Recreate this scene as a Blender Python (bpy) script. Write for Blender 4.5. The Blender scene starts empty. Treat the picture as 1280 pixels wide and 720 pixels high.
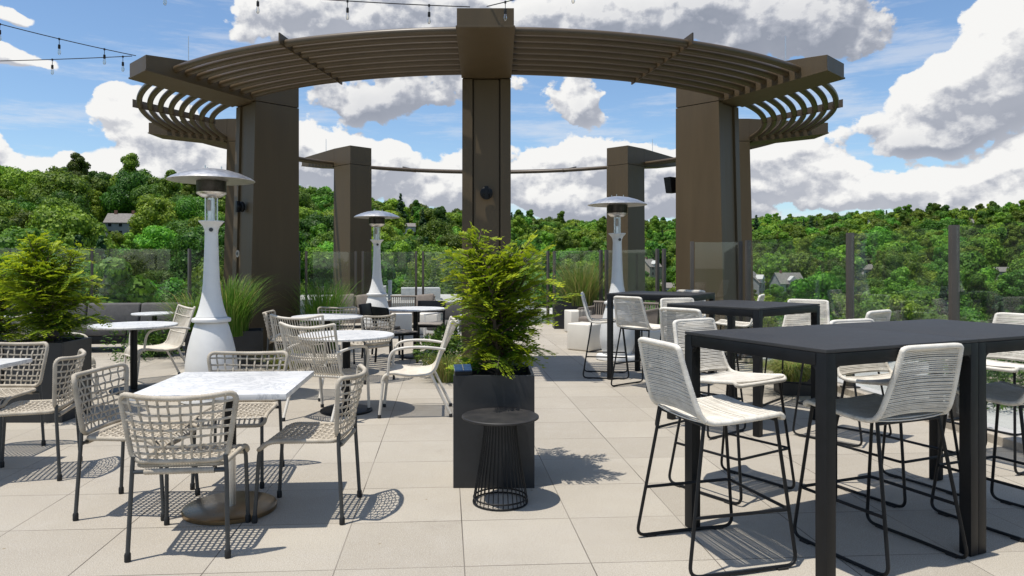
import bpy, bmesh, math, random
from mathutils import Vector, Matrix
from math import radians, sin, cos, pi, atan2, sqrt

S = bpy.context.scene
C = S.collection
H = 1.44                      # eye height above the terrace paving
TILE_ROT = atan2(57.5, 900)   # the paving grid runs a few degrees off the view direction

# ------------------------------------------------------------------ materials
def nodes_of(name):
    m = bpy.data.materials.new(name); m.use_nodes = True
    nt = m.node_tree
    return m, nt, nt.nodes, nt.links, nt.nodes['Principled BSDF']

def mat(name, col, rough=.6, metal=0., var=.0, vscale=8., bump=0., bscale=60., spec=.5, coat=0., vcol=None, coord='Object', stretch=None):
    m, nt, N, L, P = nodes_of(name)
    P.inputs['Roughness'].default_value = rough
    P.inputs['Metallic'].default_value = metal
    P.inputs['Specular IOR Level'].default_value = spec
    P.inputs['Coat Weight'].default_value = coat
    P.inputs['Base Color'].default_value = (*col, 1)
    tc = N.new('ShaderNodeTexCoord')
    if var:
        nz = N.new('ShaderNodeTexNoise'); nz.inputs['Scale'].default_value = vscale
        nz.inputs['Detail'].default_value = 6; nz.inputs['Roughness'].default_value = .65
        if stretch:      # rain streaks: stretch the mottling along the height
            mp = N.new('ShaderNodeMapping'); mp.inputs['Scale'].default_value = stretch; L.new(tc.outputs[coord], mp.inputs['Vector']); L.new(mp.outputs[0], nz.inputs['Vector'])
        else: L.new(tc.outputs[coord], nz.inputs['Vector'])
        mx = N.new('ShaderNodeMix'); mx.data_type = 'RGBA'
        c2 = vcol or [min(1, c*(1+var)) for c in col]; c1 = col if vcol else [c*(1-var) for c in col]
        mx.inputs['A'].default_value = (*c1, 1); mx.inputs['B'].default_value = (*c2, 1)
        cr = N.new('ShaderNodeMapRange'); cr.inputs['From Min'].default_value = .3; cr.inputs['From Max'].default_value = .7
        L.new(nz.outputs['Fac'], cr.inputs['Value']); L.new(cr.outputs['Result'], mx.inputs['Factor'])
        L.new(mx.outputs['Result'], P.inputs['Base Color'])
        rr = N.new('ShaderNodeMapRange'); rr.inputs['To Min'].default_value = max(.05, rough-.1); rr.inputs['To Max'].default_value = min(1, rough+.12)
        L.new(nz.outputs['Fac'], rr.inputs['Value']); L.new(rr.outputs['Result'], P.inputs['Roughness'])
    if bump:
        nb = N.new('ShaderNodeTexNoise'); nb.inputs['Scale'].default_value = bscale; nb.inputs['Detail'].default_value = 3
        L.new(tc.outputs[coord], nb.inputs['Vector'])
        b = N.new('ShaderNodeBump'); b.inputs['Strength'].default_value = bump; b.inputs['Distance'].default_value = .004
        L.new(nb.outputs['Fac'], b.inputs['Height']); L.new(b.outputs['Normal'], P.inputs['Normal'])
    return m

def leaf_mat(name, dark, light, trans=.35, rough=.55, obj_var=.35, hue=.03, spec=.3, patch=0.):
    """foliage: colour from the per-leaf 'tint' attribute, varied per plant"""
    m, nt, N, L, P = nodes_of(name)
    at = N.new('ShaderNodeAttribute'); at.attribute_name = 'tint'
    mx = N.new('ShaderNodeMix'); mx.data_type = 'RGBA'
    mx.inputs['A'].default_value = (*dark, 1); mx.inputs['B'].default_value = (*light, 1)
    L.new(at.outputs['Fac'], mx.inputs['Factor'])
    oi = N.new('ShaderNodeObjectInfo')
    hs = N.new('ShaderNodeHueSaturation')
    mr = N.new('ShaderNodeMapRange'); mr.inputs['To Min'].default_value = 1-obj_var; mr.inputs['To Max'].default_value = 1+obj_var
    L.new(oi.outputs['Random'], mr.inputs['Value'])
    ml = N.new('ShaderNodeMath'); ml.operation = 'MULTIPLY'; ml.inputs[1].default_value = 7.31
    fr = N.new('ShaderNodeMath'); fr.operation = 'FRACT'
    mh = N.new('ShaderNodeMapRange'); mh.inputs['To Min'].default_value = .5-hue; mh.inputs['To Max'].default_value = .5+hue
    L.new(oi.outputs['Random'], ml.inputs[0]); L.new(ml.outputs[0], fr.inputs[0]); L.new(fr.outputs[0], mh.inputs['Value'])
    L.new(mh.outputs['Result'], hs.inputs['Hue'])
    # plants of one kind grow in patches, so shift the tone with the place they stand on
    pn = N.new('ShaderNodeTexNoise'); pn.inputs['Scale'].default_value = .021; pn.inputs['Detail'].default_value = 2; L.new(oi.outputs['Location'], pn.inputs['Vector'])
    pm = N.new('ShaderNodeMapRange'); pm.inputs['From Min'].default_value = .36; pm.inputs['From Max'].default_value = .64; pm.inputs['To Min'].default_value = 1-patch; pm.inputs['To Max'].default_value = 1+patch; L.new(pn.outputs['Fac'], pm.inputs['Value'])
    pv = N.new('ShaderNodeMath'); pv.operation = 'MULTIPLY'; L.new(pm.outputs['Result'], pv.inputs[0]); L.new(mr.outputs['Result'], pv.inputs[1]); L.new(pv.outputs[0], hs.inputs['Value'])
    L.new(mx.outputs['Result'], hs.inputs['Color'])
    L.new(hs.outputs['Color'], P.inputs['Base Color'])
    P.inputs['Roughness'].default_value = rough; P.inputs['Specular IOR Level'].default_value = spec
    if trans:
        tr = N.new('ShaderNodeBsdfTranslucent'); L.new(hs.outputs['Color'], tr.inputs['Color'])
        ms = N.new('ShaderNodeMixShader'); ms.inputs['Fac'].default_value = trans
        out = N['Material Output']
        L.new(P.outputs[0], ms.inputs[1]); L.new(tr.outputs[0], ms.inputs[2]); L.new(ms.outputs[0], out.inputs['Surface'])
    return m

def paver_mat():
    m, nt, N, L, P = nodes_of('concrete_pavers')
    tc = N.new('ShaderNodeTexCoord')
    mp = N.new('ShaderNodeMapping'); mp.vector_type = 'POINT'
    # rotate world into the paving grid, then shift the grid phase
    mp.inputs['Rotation'].default_value = (0, 0, -TILE_ROT)
    mp.inputs['Location'].default_value = (-.0875+.607*40, -4.63+.607*40, 0)
    L.new(tc.outputs['Object'], mp.inputs['Vector'])
    br = N.new('ShaderNodeTexBrick'); br.offset = 0; br.squash = 1
    br.inputs['Scale'].default_value = 1; br.inputs['Brick Width'].default_value = .607; br.inputs['Row Height'].default_value = .607
    br.inputs['Mortar Size'].default_value = .0032; br.inputs['Mortar Smooth'].default_value = .35
    br.inputs['Color1'].default_value = (.0, .0, .0, 1); br.inputs['Color2'].default_value = (1, 1, 1, 1); br.inputs['Mortar'].default_value = (.5, .5, .5, 1)
    L.new(mp.outputs['Vector'], br.inputs['Vector'])
    def noise(scale, detail=4, rough=.6):
        n = N.new('ShaderNodeTexNoise'); n.inputs['Scale'].default_value = scale; n.inputs['Detail'].default_value = detail; n.inputs['Roughness'].default_value = rough
        L.new(tc.outputs['Object'], n.inputs['Vector']); return n
    def mrange(src, a, b, c, d):
        r = N.new('ShaderNodeMapRange'); r.inputs['From Min'].default_value = a; r.inputs['From Max'].default_value = b
        r.inputs['To Min'].default_value = c; r.inputs['To Max'].default_value = d; L.new(src, r.inputs['Value']); return r.outputs['Result']
    def mix(f, a, b, blend='MIX'):
        x = N.new('ShaderNodeMix'); x.data_type = 'RGBA'; x.blend_type = blend
        for s, v in (('Factor', f), ('A', a), ('B', b)):
            if isinstance(v, (tuple, float, int)):
                x.inputs[s].default_value = v
            else: L.new(v, x.inputs[s])
        return x.outputs['Result']
    c = mix(mrange(br.outputs['Color'], 0, 1, 0, 1), (.345, .308, .250, 1), (.445, .403, .332, 1))
    big = noise(.55, 5, .6); c = mix(mrange(big.outputs['Fac'], .36, .66, 0, .75), c, (.315, .278, .226, 1))
    mid = noise(5, 6, .7); c = mix(mrange(mid.outputs['Fac'], .5, .75, 0, .45), c, (.42, .385, .335, 1))
    fine = noise(160, 2, .5); c = mix(mrange(fine.outputs['Fac'], .36, .5, .55, 0), c, (.23, .205, .175, 1))
    fine2 = noise(210, 2, .5); c = mix(mrange(fine2.outputs['Fac'], .54, .66, 0, .75), c, (.54, .505, .44, 1))
    st = noise(1.7, 8, .75); c = mix(mrange(st.outputs['Fac'], .60, .74, 0, .55), c, (.24, .205, .165, 1))
    # small leaf litter / grit specks
    vo = N.new('ShaderNodeTexVoronoi'); vo.inputs['Scale'].default_value = 3.4; L.new(tc.outputs['Object'], vo.inputs['Vector'])
    c = mix(mrange(vo.outputs['Distance'], .022, .034, .8, 0), c, (.20, .15, .08, 1))
    # joints: some wide and dark, some tight and pale
    jn = noise(.9, 2, .5)
    jd = mrange(jn.outputs['Fac'], .40, .58, .45, 1)
    jf = N.new('ShaderNodeMath'); jf.operation = 'MULTIPLY'; L.new(br.outputs['Fac'], jf.inputs[0]); L.new(jd, jf.inputs[1])
    c = mix(jf.outputs[0], c, (.075, .062, .05, 1))
    L.new(c, P.inputs['Base Color'])
    P.inputs['Roughness'].default_value = .82; P.inputs['Specular IOR Level'].default_value = .3
    sub = N.new('ShaderNodeMath'); sub.operation = 'SUBTRACT'; L.new(mrange(fine.outputs['Fac'], .3, .7, 0, .35), sub.inputs[0]); L.new(br.outputs['Fac'], sub.inputs[1])
    b = N.new('ShaderNodeBump'); b.inputs['Strength'].default_value = .5; b.inputs['Distance'].default_value = .004
    L.new(sub.outputs[0], b.inputs['Height']); L.new(b.outputs['Normal'], P.inputs['Normal'])
    return m

def marble_mat():
    m, nt, N, L, P = nodes_of('white_marble')
    tc = N.new('ShaderNodeTexCoord')
    n1 = N.new('ShaderNodeTexNoise'); n1.inputs['Scale'].default_value = 4; n1.inputs['Detail'].default_value = 8; n1.inputs['Roughness'].default_value = .7; n1.inputs['Distortion'].default_value = 1.6
    L.new(tc.outputs['Object'], n1.inputs['Vector'])
    ab = N.new('ShaderNodeMath'); ab.operation = 'SUBTRACT'; ab.inputs[1].default_value = .5; L.new(n1.outputs['Fac'], ab.inputs[0])
    aa = N.new('ShaderNodeMath'); aa.operation = 'ABSOLUTE'; L.new(ab.outputs[0], aa.inputs[0])
    r = N.new('ShaderNodeMapRange'); r.inputs['From Max'].default_value = .045; r.inputs['To Min'].default_value = .75; r.inputs['To Max'].default_value = 0; L.new(aa.outputs[0], r.inputs['Value'])
    mx = N.new('ShaderNodeMix'); mx.data_type = 'RGBA'; mx.inputs['A'].default_value = (.70, .69, .67, 1); mx.inputs['B'].default_value = (.40, .41, .42, 1)
    L.new(r.outputs['Result'], mx.inputs['Factor']); L.new(mx.outputs['Result'], P.inputs['Base Color'])
    P.inputs['Roughness'].default_value = .35
    return m

def rope_mat(name, a, b, scale=260):
    m, nt, N, L, P = nodes_of(name)
    tc = N.new('ShaderNodeTexCoord')
    n = N.new('ShaderNodeTexNoise'); n.inputs['Scale'].default_value = scale; n.inputs['Detail'].default_value = 2; L.new(tc.outputs['Object'], n.inputs['Vector'])
    n2 = N.new('ShaderNodeTexNoise'); n2.inputs['Scale'].default_value = 14; n2.inputs['Detail'].default_value = 3; L.new(tc.outputs['Object'], n2.inputs['Vector'])
    ad = N.new('ShaderNodeMath'); ad.operation = 'MULTIPLY_ADD'; ad.inputs[1].default_value = .5; L.new(n.outputs['Fac'], ad.inputs[0])
    h = N.new('ShaderNodeMath'); h.operation = 'MULTIPLY'; h.inputs[1].default_value = .5; L.new(n2.outputs['Fac'], h.inputs[0]); L.new(h.outputs[0], ad.inputs[2])
    r = N.new('ShaderNodeMapRange'); r.inputs['From Min'].default_value = .36; r.inputs['From Max'].default_value = .64; L.new(ad.outputs[0], r.inputs['Value'])
    mx = N.new('ShaderNodeMix'); mx.data_type = 'RGBA'; mx.inputs['A'].default_value = (*a, 1); mx.inputs['B'].default_value = (*b, 1)
    L.new(r.outputs['Result'], mx.inputs['Factor']); L.new(mx.outputs['Result'], P.inputs['Base Color'])
    P.inputs['Roughness'].default_value = .75; P.inputs['Specular IOR Level'].default_value = .3
    bp = N.new('ShaderNodeBump'); bp.inputs['Strength'].default_value = .35; bp.inputs['Distance'].default_value = .002
    L.new(n.outputs['Fac'], bp.inputs['Height']); L.new(bp.outputs['Normal'], P.inputs['Normal'])
    return m

def glass_mat():
    m, nt, N, L, P = nodes_of('clear_glass')
    N.remove(P)
    tr = N.new('ShaderNodeBsdfTransparent'); tr.inputs['Color'].default_value = (.945, .965, .955, 1)
    gl = N.new('ShaderNodeBsdfGlossy'); gl.inputs['Roughness'].default_value = .02; gl.inputs['Color'].default_value = (1, 1, 1, 1)
    fr = N.new('ShaderNodeFresnel')
    ge = N.new('ShaderNodeNewGeometry'); io = N.new('ShaderNodeMapRange'); io.inputs['To Min'].default_value = 1.5; io.inputs['To Max'].default_value = 1/1.5
    L.new(ge.outputs['Backfacing'], io.inputs['Value']); L.new(io.outputs['Result'], fr.inputs['IOR'])
    ms = N.new('ShaderNodeMixShader')
    L.new(fr.outputs[0], ms.inputs['Fac']); L.new(tr.outputs[0], ms.inputs[1]); L.new(gl.outputs[0], ms.inputs[2])
    # a little dust on the panes
    df = N.new('ShaderNodeBsdfDiffuse'); df.inputs['Color'].default_value = (.6, .62, .6, 1)
    m2 = N.new('ShaderNodeMixShader')
    tc = N.new('ShaderNodeTexCoord'); nz = N.new('ShaderNodeTexNoise'); nz.inputs['Scale'].default_value = 2.5; nz.inputs['Detail'].default_value = 5
    L.new(tc.outputs['Object'], nz.inputs['Vector'])
    mr = N.new('ShaderNodeMapRange'); mr.inputs['From Min'].default_value = .35; mr.inputs['From Max'].default_value = .75; mr.inputs['To Min'].default_value = .004; mr.inputs['To Max'].default_value = .022
    L.new(nz.outputs['Fac'], mr.inputs['Value']); L.new(mr.outputs['Result'], m2.inputs['Fac'])
    L.new(ms.outputs[0], m2.inputs[1]); L.new(df.outputs[0], m2.inputs[2])
    L.new(m2.outputs[0], N['Material Output'].inputs['Surface'])
    return m

M = dict(
    paver=paver_mat(), marble=marble_mat(), glass=glass_mat(),
    kerb=mat('kerb_stone', (.36, .315, .255), .8, var=.25, vscale=6, bump=.5, bscale=90),
    concrete=mat('pale_concrete', (.42, .41, .39), .85, var=.15, vscale=3, bump=.4),
    bronze=mat('bronze_cladding', (.096, .067, .035), .46, metal=0, spec=.3, var=.08, vscale=2.6, stretch=(2.2, 2.2, .22), bump=.06, bscale=900),
    post=mat('railing_bronze', (.072, .060, .048), .45, var=.12, vscale=3),
    bronze_dark=mat('bronze_recess', (.05, .038, .028), .5, metal=.15, var=.1, vscale=3),
    bronze_tube=mat('bronze_tube', (.080, .054, .027), .42, metal=0, var=.12, vscale=3),
    rope=rope_mat('taupe_rope', (.33, .285, .22), (.52, .465, .38)),
    cord=rope_mat('white_cord', (.56, .52, .45), (.76, .72, .64)),
    cream=rope_mat('cream_rope', (.50, .45, .37), (.68, .63, .54)),
    cream_tube=mat('cream_tube', (.62, .58, .51), .45, var=.08, vscale=10),
    charcoal=mat('charcoal_metal', (.05, .054, .056), .42, metal=.3, var=.15, vscale=20),
    black=mat('black_metal', (.0075, .008, .009), .45, metal=0, spec=.25, var=.25, vscale=14, bump=.08, bscale=500),
    tabletop=mat('black_textured_top', (.026, .0255, .0255), .55, var=.18, vscale=5, bump=.6, bscale=420),
    planter=mat('black_planter', (.016, .017, .019), .45, var=.35, vscale=5, bump=.15, bscale=200),
    rubber=mat('black_rubber', (.012, .012, .012), .7),
    steel=mat('brushed_steel', (.70, .68, .65), .36, metal=1, var=.1, vscale=18),
    dark_steel=mat('dark_mesh_steel', (.06, .055, .05), .35, metal=.9, var=.4, vscale=12),
    bronze_disc=mat('weathered_bronze_steel', (.25, .175, .095), .30, metal=.9, var=.18, vscale=7),
    white=mat('white_plastic', (.74, .73, .70), .42, var=.05, vscale=5),
    cube=mat('ivory_plastic', (.72, .68, .60), .5, var=.05, vscale=4),
    fabric=mat('grey_fabric', (.105, .10, .095), .9, var=.2, vscale=12, bump=.5, bscale=400),
    pillow=mat('taupe_pillow', (.19, .16, .135), .9, var=.2, vscale=10, bump=.5, bscale=300),
    wicker=mat('brown_wicker', (.22, .185, .15), .75, var=.2, vscale=20),
    seatwood=mat('grey_slat', (.25, .22, .19), .7, var=.3, vscale=18),
    soil=mat('potting_soil', (.035, .025, .018), .95, var=.5, vscale=25, bump=1, bscale=40),
    bark=mat('bark', (.10, .07, .045), .9, var=.4, vscale=20, bump=1, bscale=30),
    panel=mat('solar_panel', (.03, .06, .13), .12, var=.3, vscale=30, coat=.5),
    bulb=mat('clear_bulb', (.75, .68, .55), .08, var=0, spec=.8),
    ground=mat('undergrowth', (.022, .045, .012), .95, var=.5, vscale=.06, vcol=(.05, .09, .02)),
    lawn=mat('lawn', (.09, .16, .03), .95, var=.2, vscale=.2),
    wall_tan=mat('tan_wall', (.42, .36, .28), .85, var=.12, vscale=.8),
    wall_white=mat('white_wall', (.62, .60, .57), .8, var=.08, vscale=.5),
    wall_grey=mat('grey_wall', (.36, .36, .36), .8, var=.12, vscale=.6),
    roof=mat('grey_shingle_roof', (.20, .185, .17), .85, var=.25, vscale=1.5),
    roof_flat=mat('pale_flat_roof', (.45, .43, .39), .85, var=.15, vscale=.3),
    window=mat('window_glass', (.03, .035, .04), .08, spec=.8),
    brick=mat('chimney_brick', (.25, .13, .09), .9, var=.3, vscale=3),
    leaf=leaf_mat('broadleaf_foliage', (.052, .130, .010), (.195, .325, .024), trans=.34, obj_var=.52, hue=.036, patch=.30),
    conifer=leaf_mat('conifer_foliage', (.014, .042, .012), (.045, .10, .022), trans=.15, obj_var=.3, hue=.02),
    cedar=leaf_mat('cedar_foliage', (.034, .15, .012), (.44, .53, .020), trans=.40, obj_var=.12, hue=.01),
    grass=leaf_mat('grass_blades', (.065, .20, .014), (.36, .31, .10), trans=.38, obj_var=.15, hue=.01),
    juniper=leaf_mat('juniper_foliage', (.03, .085, .012), (.12, .20, .02), trans=.25, obj_var=.1, hue=.01),
)
# ------------------------------------------------------------------ mesh building
class MB:
    """collects simple shapes and links them as ONE mesh object"""
    def __init__(self): self.v = []; self.f = []; self.t = []; self.mi = []; self.m = 0
    def add(self, vs, fs, tint=0.):
        o = len(self.v); self.v += [tuple(p) for p in vs]
        for f in fs: self.f.append([i+o for i in f]); self.t.append(tint); self.mi.append(self.m)
    def box(self, x0, x1, y0, y1, z0, z1, M4=None):
        vs = [(x0,y0,z0),(x1,y0,z0),(x1,y1,z0),(x0,y1,z0),(x0,y0,z1),(x1,y0,z1),(x1,y1,z1),(x0,y1,z1)]
        if M4 is not None: vs = [M4 @ Vector(p) for p in vs]
        self.add(vs, [(0,3,2,1),(4,5,6,7),(0,1,5,4),(1,2,6,5),(2,3,7,6),(3,0,4,7)])
        return self
    def hexa(self, bottom, top):
        """eight-cornered block from four bottom and four top points (counter-clockwise seen from above)"""
        self.add(list(bottom)+list(top), [(0,3,2,1),(4,5,6,7),(0,1,5,4),(1,2,6,5),(2,3,7,6),(3,0,4,7)])
        return self
    def tube(self, pts, r, n=8, closed=False, ry=None, up=None, ridge=0., step=.006, caps=True):
        """round (or flat, with ry/up) section swept along a path; ridge > 0 gives a rope-wrapped look"""
        P = [Vector(p) for p in pts]
        if ridge:
            Q = []; tot = 0
            seq = P+[P[0]] if closed else P
            for a, b in zip(seq[:-1], seq[1:]):
                d = (b-a).length; k = max(1, round(d/step))
                Q += [a.lerp(b, i/k) for i in range(k)]
            if not closed: Q.append(P[-1])
            P = Q
        m = len(P); rs = []
        prev = None
        base = len(self.v)
        for i in range(m):
            if closed: t = P[(i+1) % m]-P[i-1]
            else: t = P[min(i+1, m-1)]-P[max(i-1, 0)]
            if t.length < 1e-9: t = Vector((0,0,1))
            t.normalize()
            if up is not None:
                u = Vector(up[i] if isinstance(up, list) else up); nrm = u-t*u.dot(t)
            elif prev is None:
                u = Vector((0,0,1)) if abs(t.z) < .9 else Vector((1,0,0)); nrm = u-t*u.dot(t)
            else: nrm = prev-t*prev.dot(t)
            if nrm.length < 1e-6: nrm = t.orthogonal()
            nrm.normalize(); prev = nrm; bi = t.cross(nrm)
            rr = r[i] if isinstance(r, (list, tuple)) else r
            if ridge: rr *= (1 if i % 2 else 1-ridge)
            r2 = ry if ry is not None else rr
            for k in range(n):
                a = 2*pi*k/n
                p = P[i]+nrm*(cos(a)*r2)+bi*(sin(a)*rr)
                self.v.append(tuple(p))
        for i in range(m if closed else m-1):
            j = (i+1) % m
            for k in range(n):
                l = (k+1) % n
                self.f.append([base+i*n+k, base+i*n+l, base+j*n+l, base+j*n+k]); self.t.append(0.); self.mi.append(self.m)
        if caps and not closed:
            self.f.append([base+k for k in reversed(range(n))]); self.t.append(0.); self.mi.append(self.m)
            self.f.append([base+(m-1)*n+k for k in range(n)]); self.t.append(0.); self.mi.append(self.m)
        return self
    def lathe(self, prof, n=40, c=(0,0,0), flute=0.):
        base = len(self.v); m = len(prof)
        for (r, z) in prof:
            for k in range(n):
                a = 2*pi*k/n; q = r*(1-flute*(k % 2))
                self.v.append((c[0]+q*cos(a), c[1]+q*sin(a), c[2]+z))
        for i in range(m-1):
            for k in range(n):
                l = (k+1) % n
                self.f.append([base+i*n+k, base+i*n+l, base+(i+1)*n+l, base+(i+1)*n+k]); self.t.append(0.); self.mi.append(self.m)
        for i, rev in ((0, True), (m-1, False)):
            if prof[i][0] > 1e-4:
                r = range(n); self.f.append([base+i*n+k for k in (reversed(r) if rev else r)]); self.t.append(0.); self.mi.append(self.m)
        return self
    def grid_strip(self, rows):
        n = len(rows[0]); base = len(self.v)
        for r in rows: self.v += [tuple(p) for p in r]
        for i in range(len(rows)-1):
            for k in range(n-1):
                self.f.append([base+i*n+k, base+i*n+k+1, base+(i+1)*n+k+1, base+(i+1)*n+k]); self.t.append(0.); self.mi.append(self.m)
        return self
    def mesh(self, name, mats, smooth=None, bevel=0.):
        me = bpy.data.meshes.new(name)
        me.from_pydata(self.v, [], self.f); me.update()
        for m in (mats if isinstance(mats, (list, tuple)) else [mats]): me.materials.append(m)
        if self.m or any(self.mi): me.polygons.foreach_set('material_index', self.mi)
        if any(self.t):
            a = me.attributes.new('tint', 'FLOAT', 'FACE'); a.data.foreach_set('value', self.t)
        if bevel:
            bm = bmesh.new(); bm.from_mesh(me)
            bmesh.ops.recalc_face_normals(bm, faces=bm.faces)
            es = [e for e in bm.edges if len(e.link_faces) == 2 and e.calc_face_angle(0) > .6]
            bmesh.ops.bevel(bm, geom=es, offset=bevel, segments=2, affect='EDGES', profile=.6, clamp_overlap=True)
            bm.to_mesh(me); bm.free()
        if smooth is not None:
            me.polygons.foreach_set('use_smooth', [True]*len(me.polygons))
            try: me.set_sharp_from_angle(angle=radians(smooth))
            except Exception: pass
        me.update()
        return me
    def build(self, name, mats, parent=None, smooth=40, bevel=0., loc=None, label=None):
        o = bpy.data.objects.new(name, self.mesh(name, mats, smooth, bevel)); C.objects.link(o)
        if parent is not None: o.parent = parent
        if loc is not None: o.location = loc
        if label: o['label'] = label
        return o

def tag(o, label, cat, group=None, kind=None):
    if label: o['label'] = label
    if cat: o['category'] = cat
    if group: o['group'] = group
    if kind: o['kind'] = kind
    return o

def thing(name, label, cat, loc=(0,0,0), rz=0., group=None):
    o = bpy.data.objects.new(name, None); C.objects.link(o)
    o.empty_display_size = .2
    o.location = loc; o.rotation_euler = (0, 0, rz)
    return tag(o, label, cat, group)

def kids(o): return [c for c in bpy.data.objects if c.parent == o]

def copy_tree(o):
    c = o.copy(); C.objects.link(c)
    for ch in kids(o):
        d = ch.copy(); C.objects.link(d); d.parent = c
        for g in kids(ch):
            e = g.copy(); C.objects.link(e); e.parent = d
    return c

def face(fx, fy): return atan2(-fx, fy)      # turn local +Y towards (fx, fy)

_used = {}
def place(proto, x, y, f, label, group=None, z=0., scale=None):
    if proto.name not in _used: _used[proto.name] = True; o = proto
    else: o = copy_tree(proto)
    o.location = (x, y, z); o.rotation_euler = (0, 0, face(*f))
    o['label'] = label
    if group: o['group'] = group
    if scale: o.scale = (scale,)*3
    return o

def catmull(pts, k=6, closed=False):
    P = [Vector(p) for p in pts]; n = len(P); out = []
    rng = range(n) if closed else range(n-1)
    for i in rng:
        if closed: p0, p1, p2, p3 = P[i-1], P[i], P[(i+1) % n], P[(i+2) % n]
        else: p0, p1, p2, p3 = P[max(i-1, 0)], P[i], P[i+1], P[min(i+2, n-1)]
        for j in range(k):
            t = j/k
            out.append(.5*((2*p1)+(p2-p0)*t+(2*p0-5*p1+4*p2-p3)*t*t+(3*p1-p0-3*p2+p3)*t**3))
    if not closed: out.append(P[-1])
    return out

def rounded(pts, r, k=5, closed=False):
    """polyline with its corners rounded to radius about r"""
    P = [Vector(p) for p in pts]; n = len(P); out = []
    for i in range(n):
        if not closed and i in (0, n-1): out.append(P[i]); continue
        a, b, c = P[i-1], P[i], P[(i+1) % n]
        d1 = min(r, (a-b).length*.48); d2 = min(r, (c-b).length*.48)
        s = b+(a-b).normalized()*d1; e = b+(c-b).normalized()*d2
        for j in range(k+1):
            t = j/k; out.append(s*(1-t)**2+b*(2*t*(1-t))+e*t*t)
    return out

# ------------------------------------------------------------------ furniture
def make_side_chair():
    """side chair: charcoal legs, seat and back of woven taupe rope on a rope-wrapped frame"""
    t = thing('rope_side_chair', '', 'chair')
    def back(u, v):
        w = .222+.056*v
        y = -.232-.085*v+.085*abs(u)**2.4*(.25+.75*v)
        z = .475+.335*v-.018*(1-u*u)*v
        return Vector((u*w, y, z))
    b = MB()
    loop = rounded([back(-1, 0), back(-1, .5), back(-1, 1), back(-.5, 1), back(0, 1), back(.5, 1), back(1, 1), back(1, .5), back(1, 0), back(.5, 0), back(0, 0), back(-.5, 0)], .055, 5, True)
    b.tube(loop, .0145, 7, True, ridge=.16, step=.0065)
    rn = random.Random(3)
    nv, nh = 10, 7
    for i in range(nv):
        u = -1+2*(i+1)/(nv+1); pts = []
        ph = rn.uniform(-.012, .012); sl = rn.uniform(-.012, .012)
        for j in range(17):
            v = j/16; p = back(u+ph+sl*v, v); k = v*(nh+1)
            off = .0052*cos(pi*(k+i)); p.y += off; pts.append(p)
        b.tube(pts, .0062, 6, ry=.0036, up=(0, 1, 0))
    for j in range(nh):
        v = (j+1)/(nh+1); pts = []
        ph = rn.uniform(-.012, .012)
        for i in range(25):
            u = -1+2*i/24; p = back(u, v+ph+.01*sin(3*u)); k = (u+1)/2*(nv+1)
            p.y -= .0052*cos(pi*(k+j)); pts.append(p)
        b.tube(pts, .0068, 6, ry=.0036, up=(0, 1, 0))
    b.build('backrest', M['rope'], t, 60)
    def seat(u, v):           # v = 0 rear .. 1 front edge, rolling down
        y = -.205+.435*v; w = .205+.02*v
        z = .452-.012*(1-u*u)*sin(pi*v)-.055*max(0, (v-.82)/.18)**2
        return Vector((u*w, y, z))
    s = MB()
    loop = rounded([seat(-1, 0), seat(-1, .5), seat(-1, .85), seat(-1, 1), seat(0, 1), seat(1, 1), seat(1, .85), seat(1, .5), seat(1, 0), seat(0, 0)], .05, 5, True)
    s.tube(loop, .014, 7, True, ridge=.16, step=.0065)
    for i in range(13):
        u = -1+2*(i+1)/14; pts = []
        for j in range(17):
            v = j/16; p = seat(u, v); p.z += .0035*cos(pi*(v*13+i)); pts.append(p)
        s.tube(pts, .0068, 6, ry=.0034, up=(0, 0, 1))
    for j in range(12):
        v = (j+1)/13; pts = []
        for i in range(29):
            u = -1+2*i/28; p = seat(u, v); p.z -= .0035*cos(pi*((u+1)/2*14+j)); pts.append(p)
        s.tube(pts, .0068, 6, ry=.0034, up=(0, 0, 1))
    s.build('seat', M['rope'], t, 60)
    r = MB(); r.tube([(-.215, -.222, .425), (.215, -.222, .425)], .011, 8)
    ro = r.build('seat_rail', M['charcoal'], t)
    w = MB(); w.tube([(-.165, -.222, .425), (.165, -.222, .425)], .0165, 8, ridge=.16, step=.0065); w.build('rope_wrap', M['rope'], ro, 60)
    for sx in (-1, 1):
        for rear in (True, False):
            l = MB()
            if rear: pts = [(sx*.234, -.245, .03), (sx*.222, -.222, .43), (sx*.217, -.222, .50)]
            else: pts = [(sx*.217, .245, .03), (sx*.210, .222, .40), (sx*.205, .19, .438)]
            l.tube(rounded(pts, .04), .0112, 8)
            lo = l.build('leg', M['charcoal'], t)
            f = MB(); x, y, _ = pts[0]
            f.lathe([(.014, 0), (.0155, .004), (.0155, .035), (.013, .042)], 10, (x, y, 0)); f.build('foot_cap', M['rubber'], lo)
    return t

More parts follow.
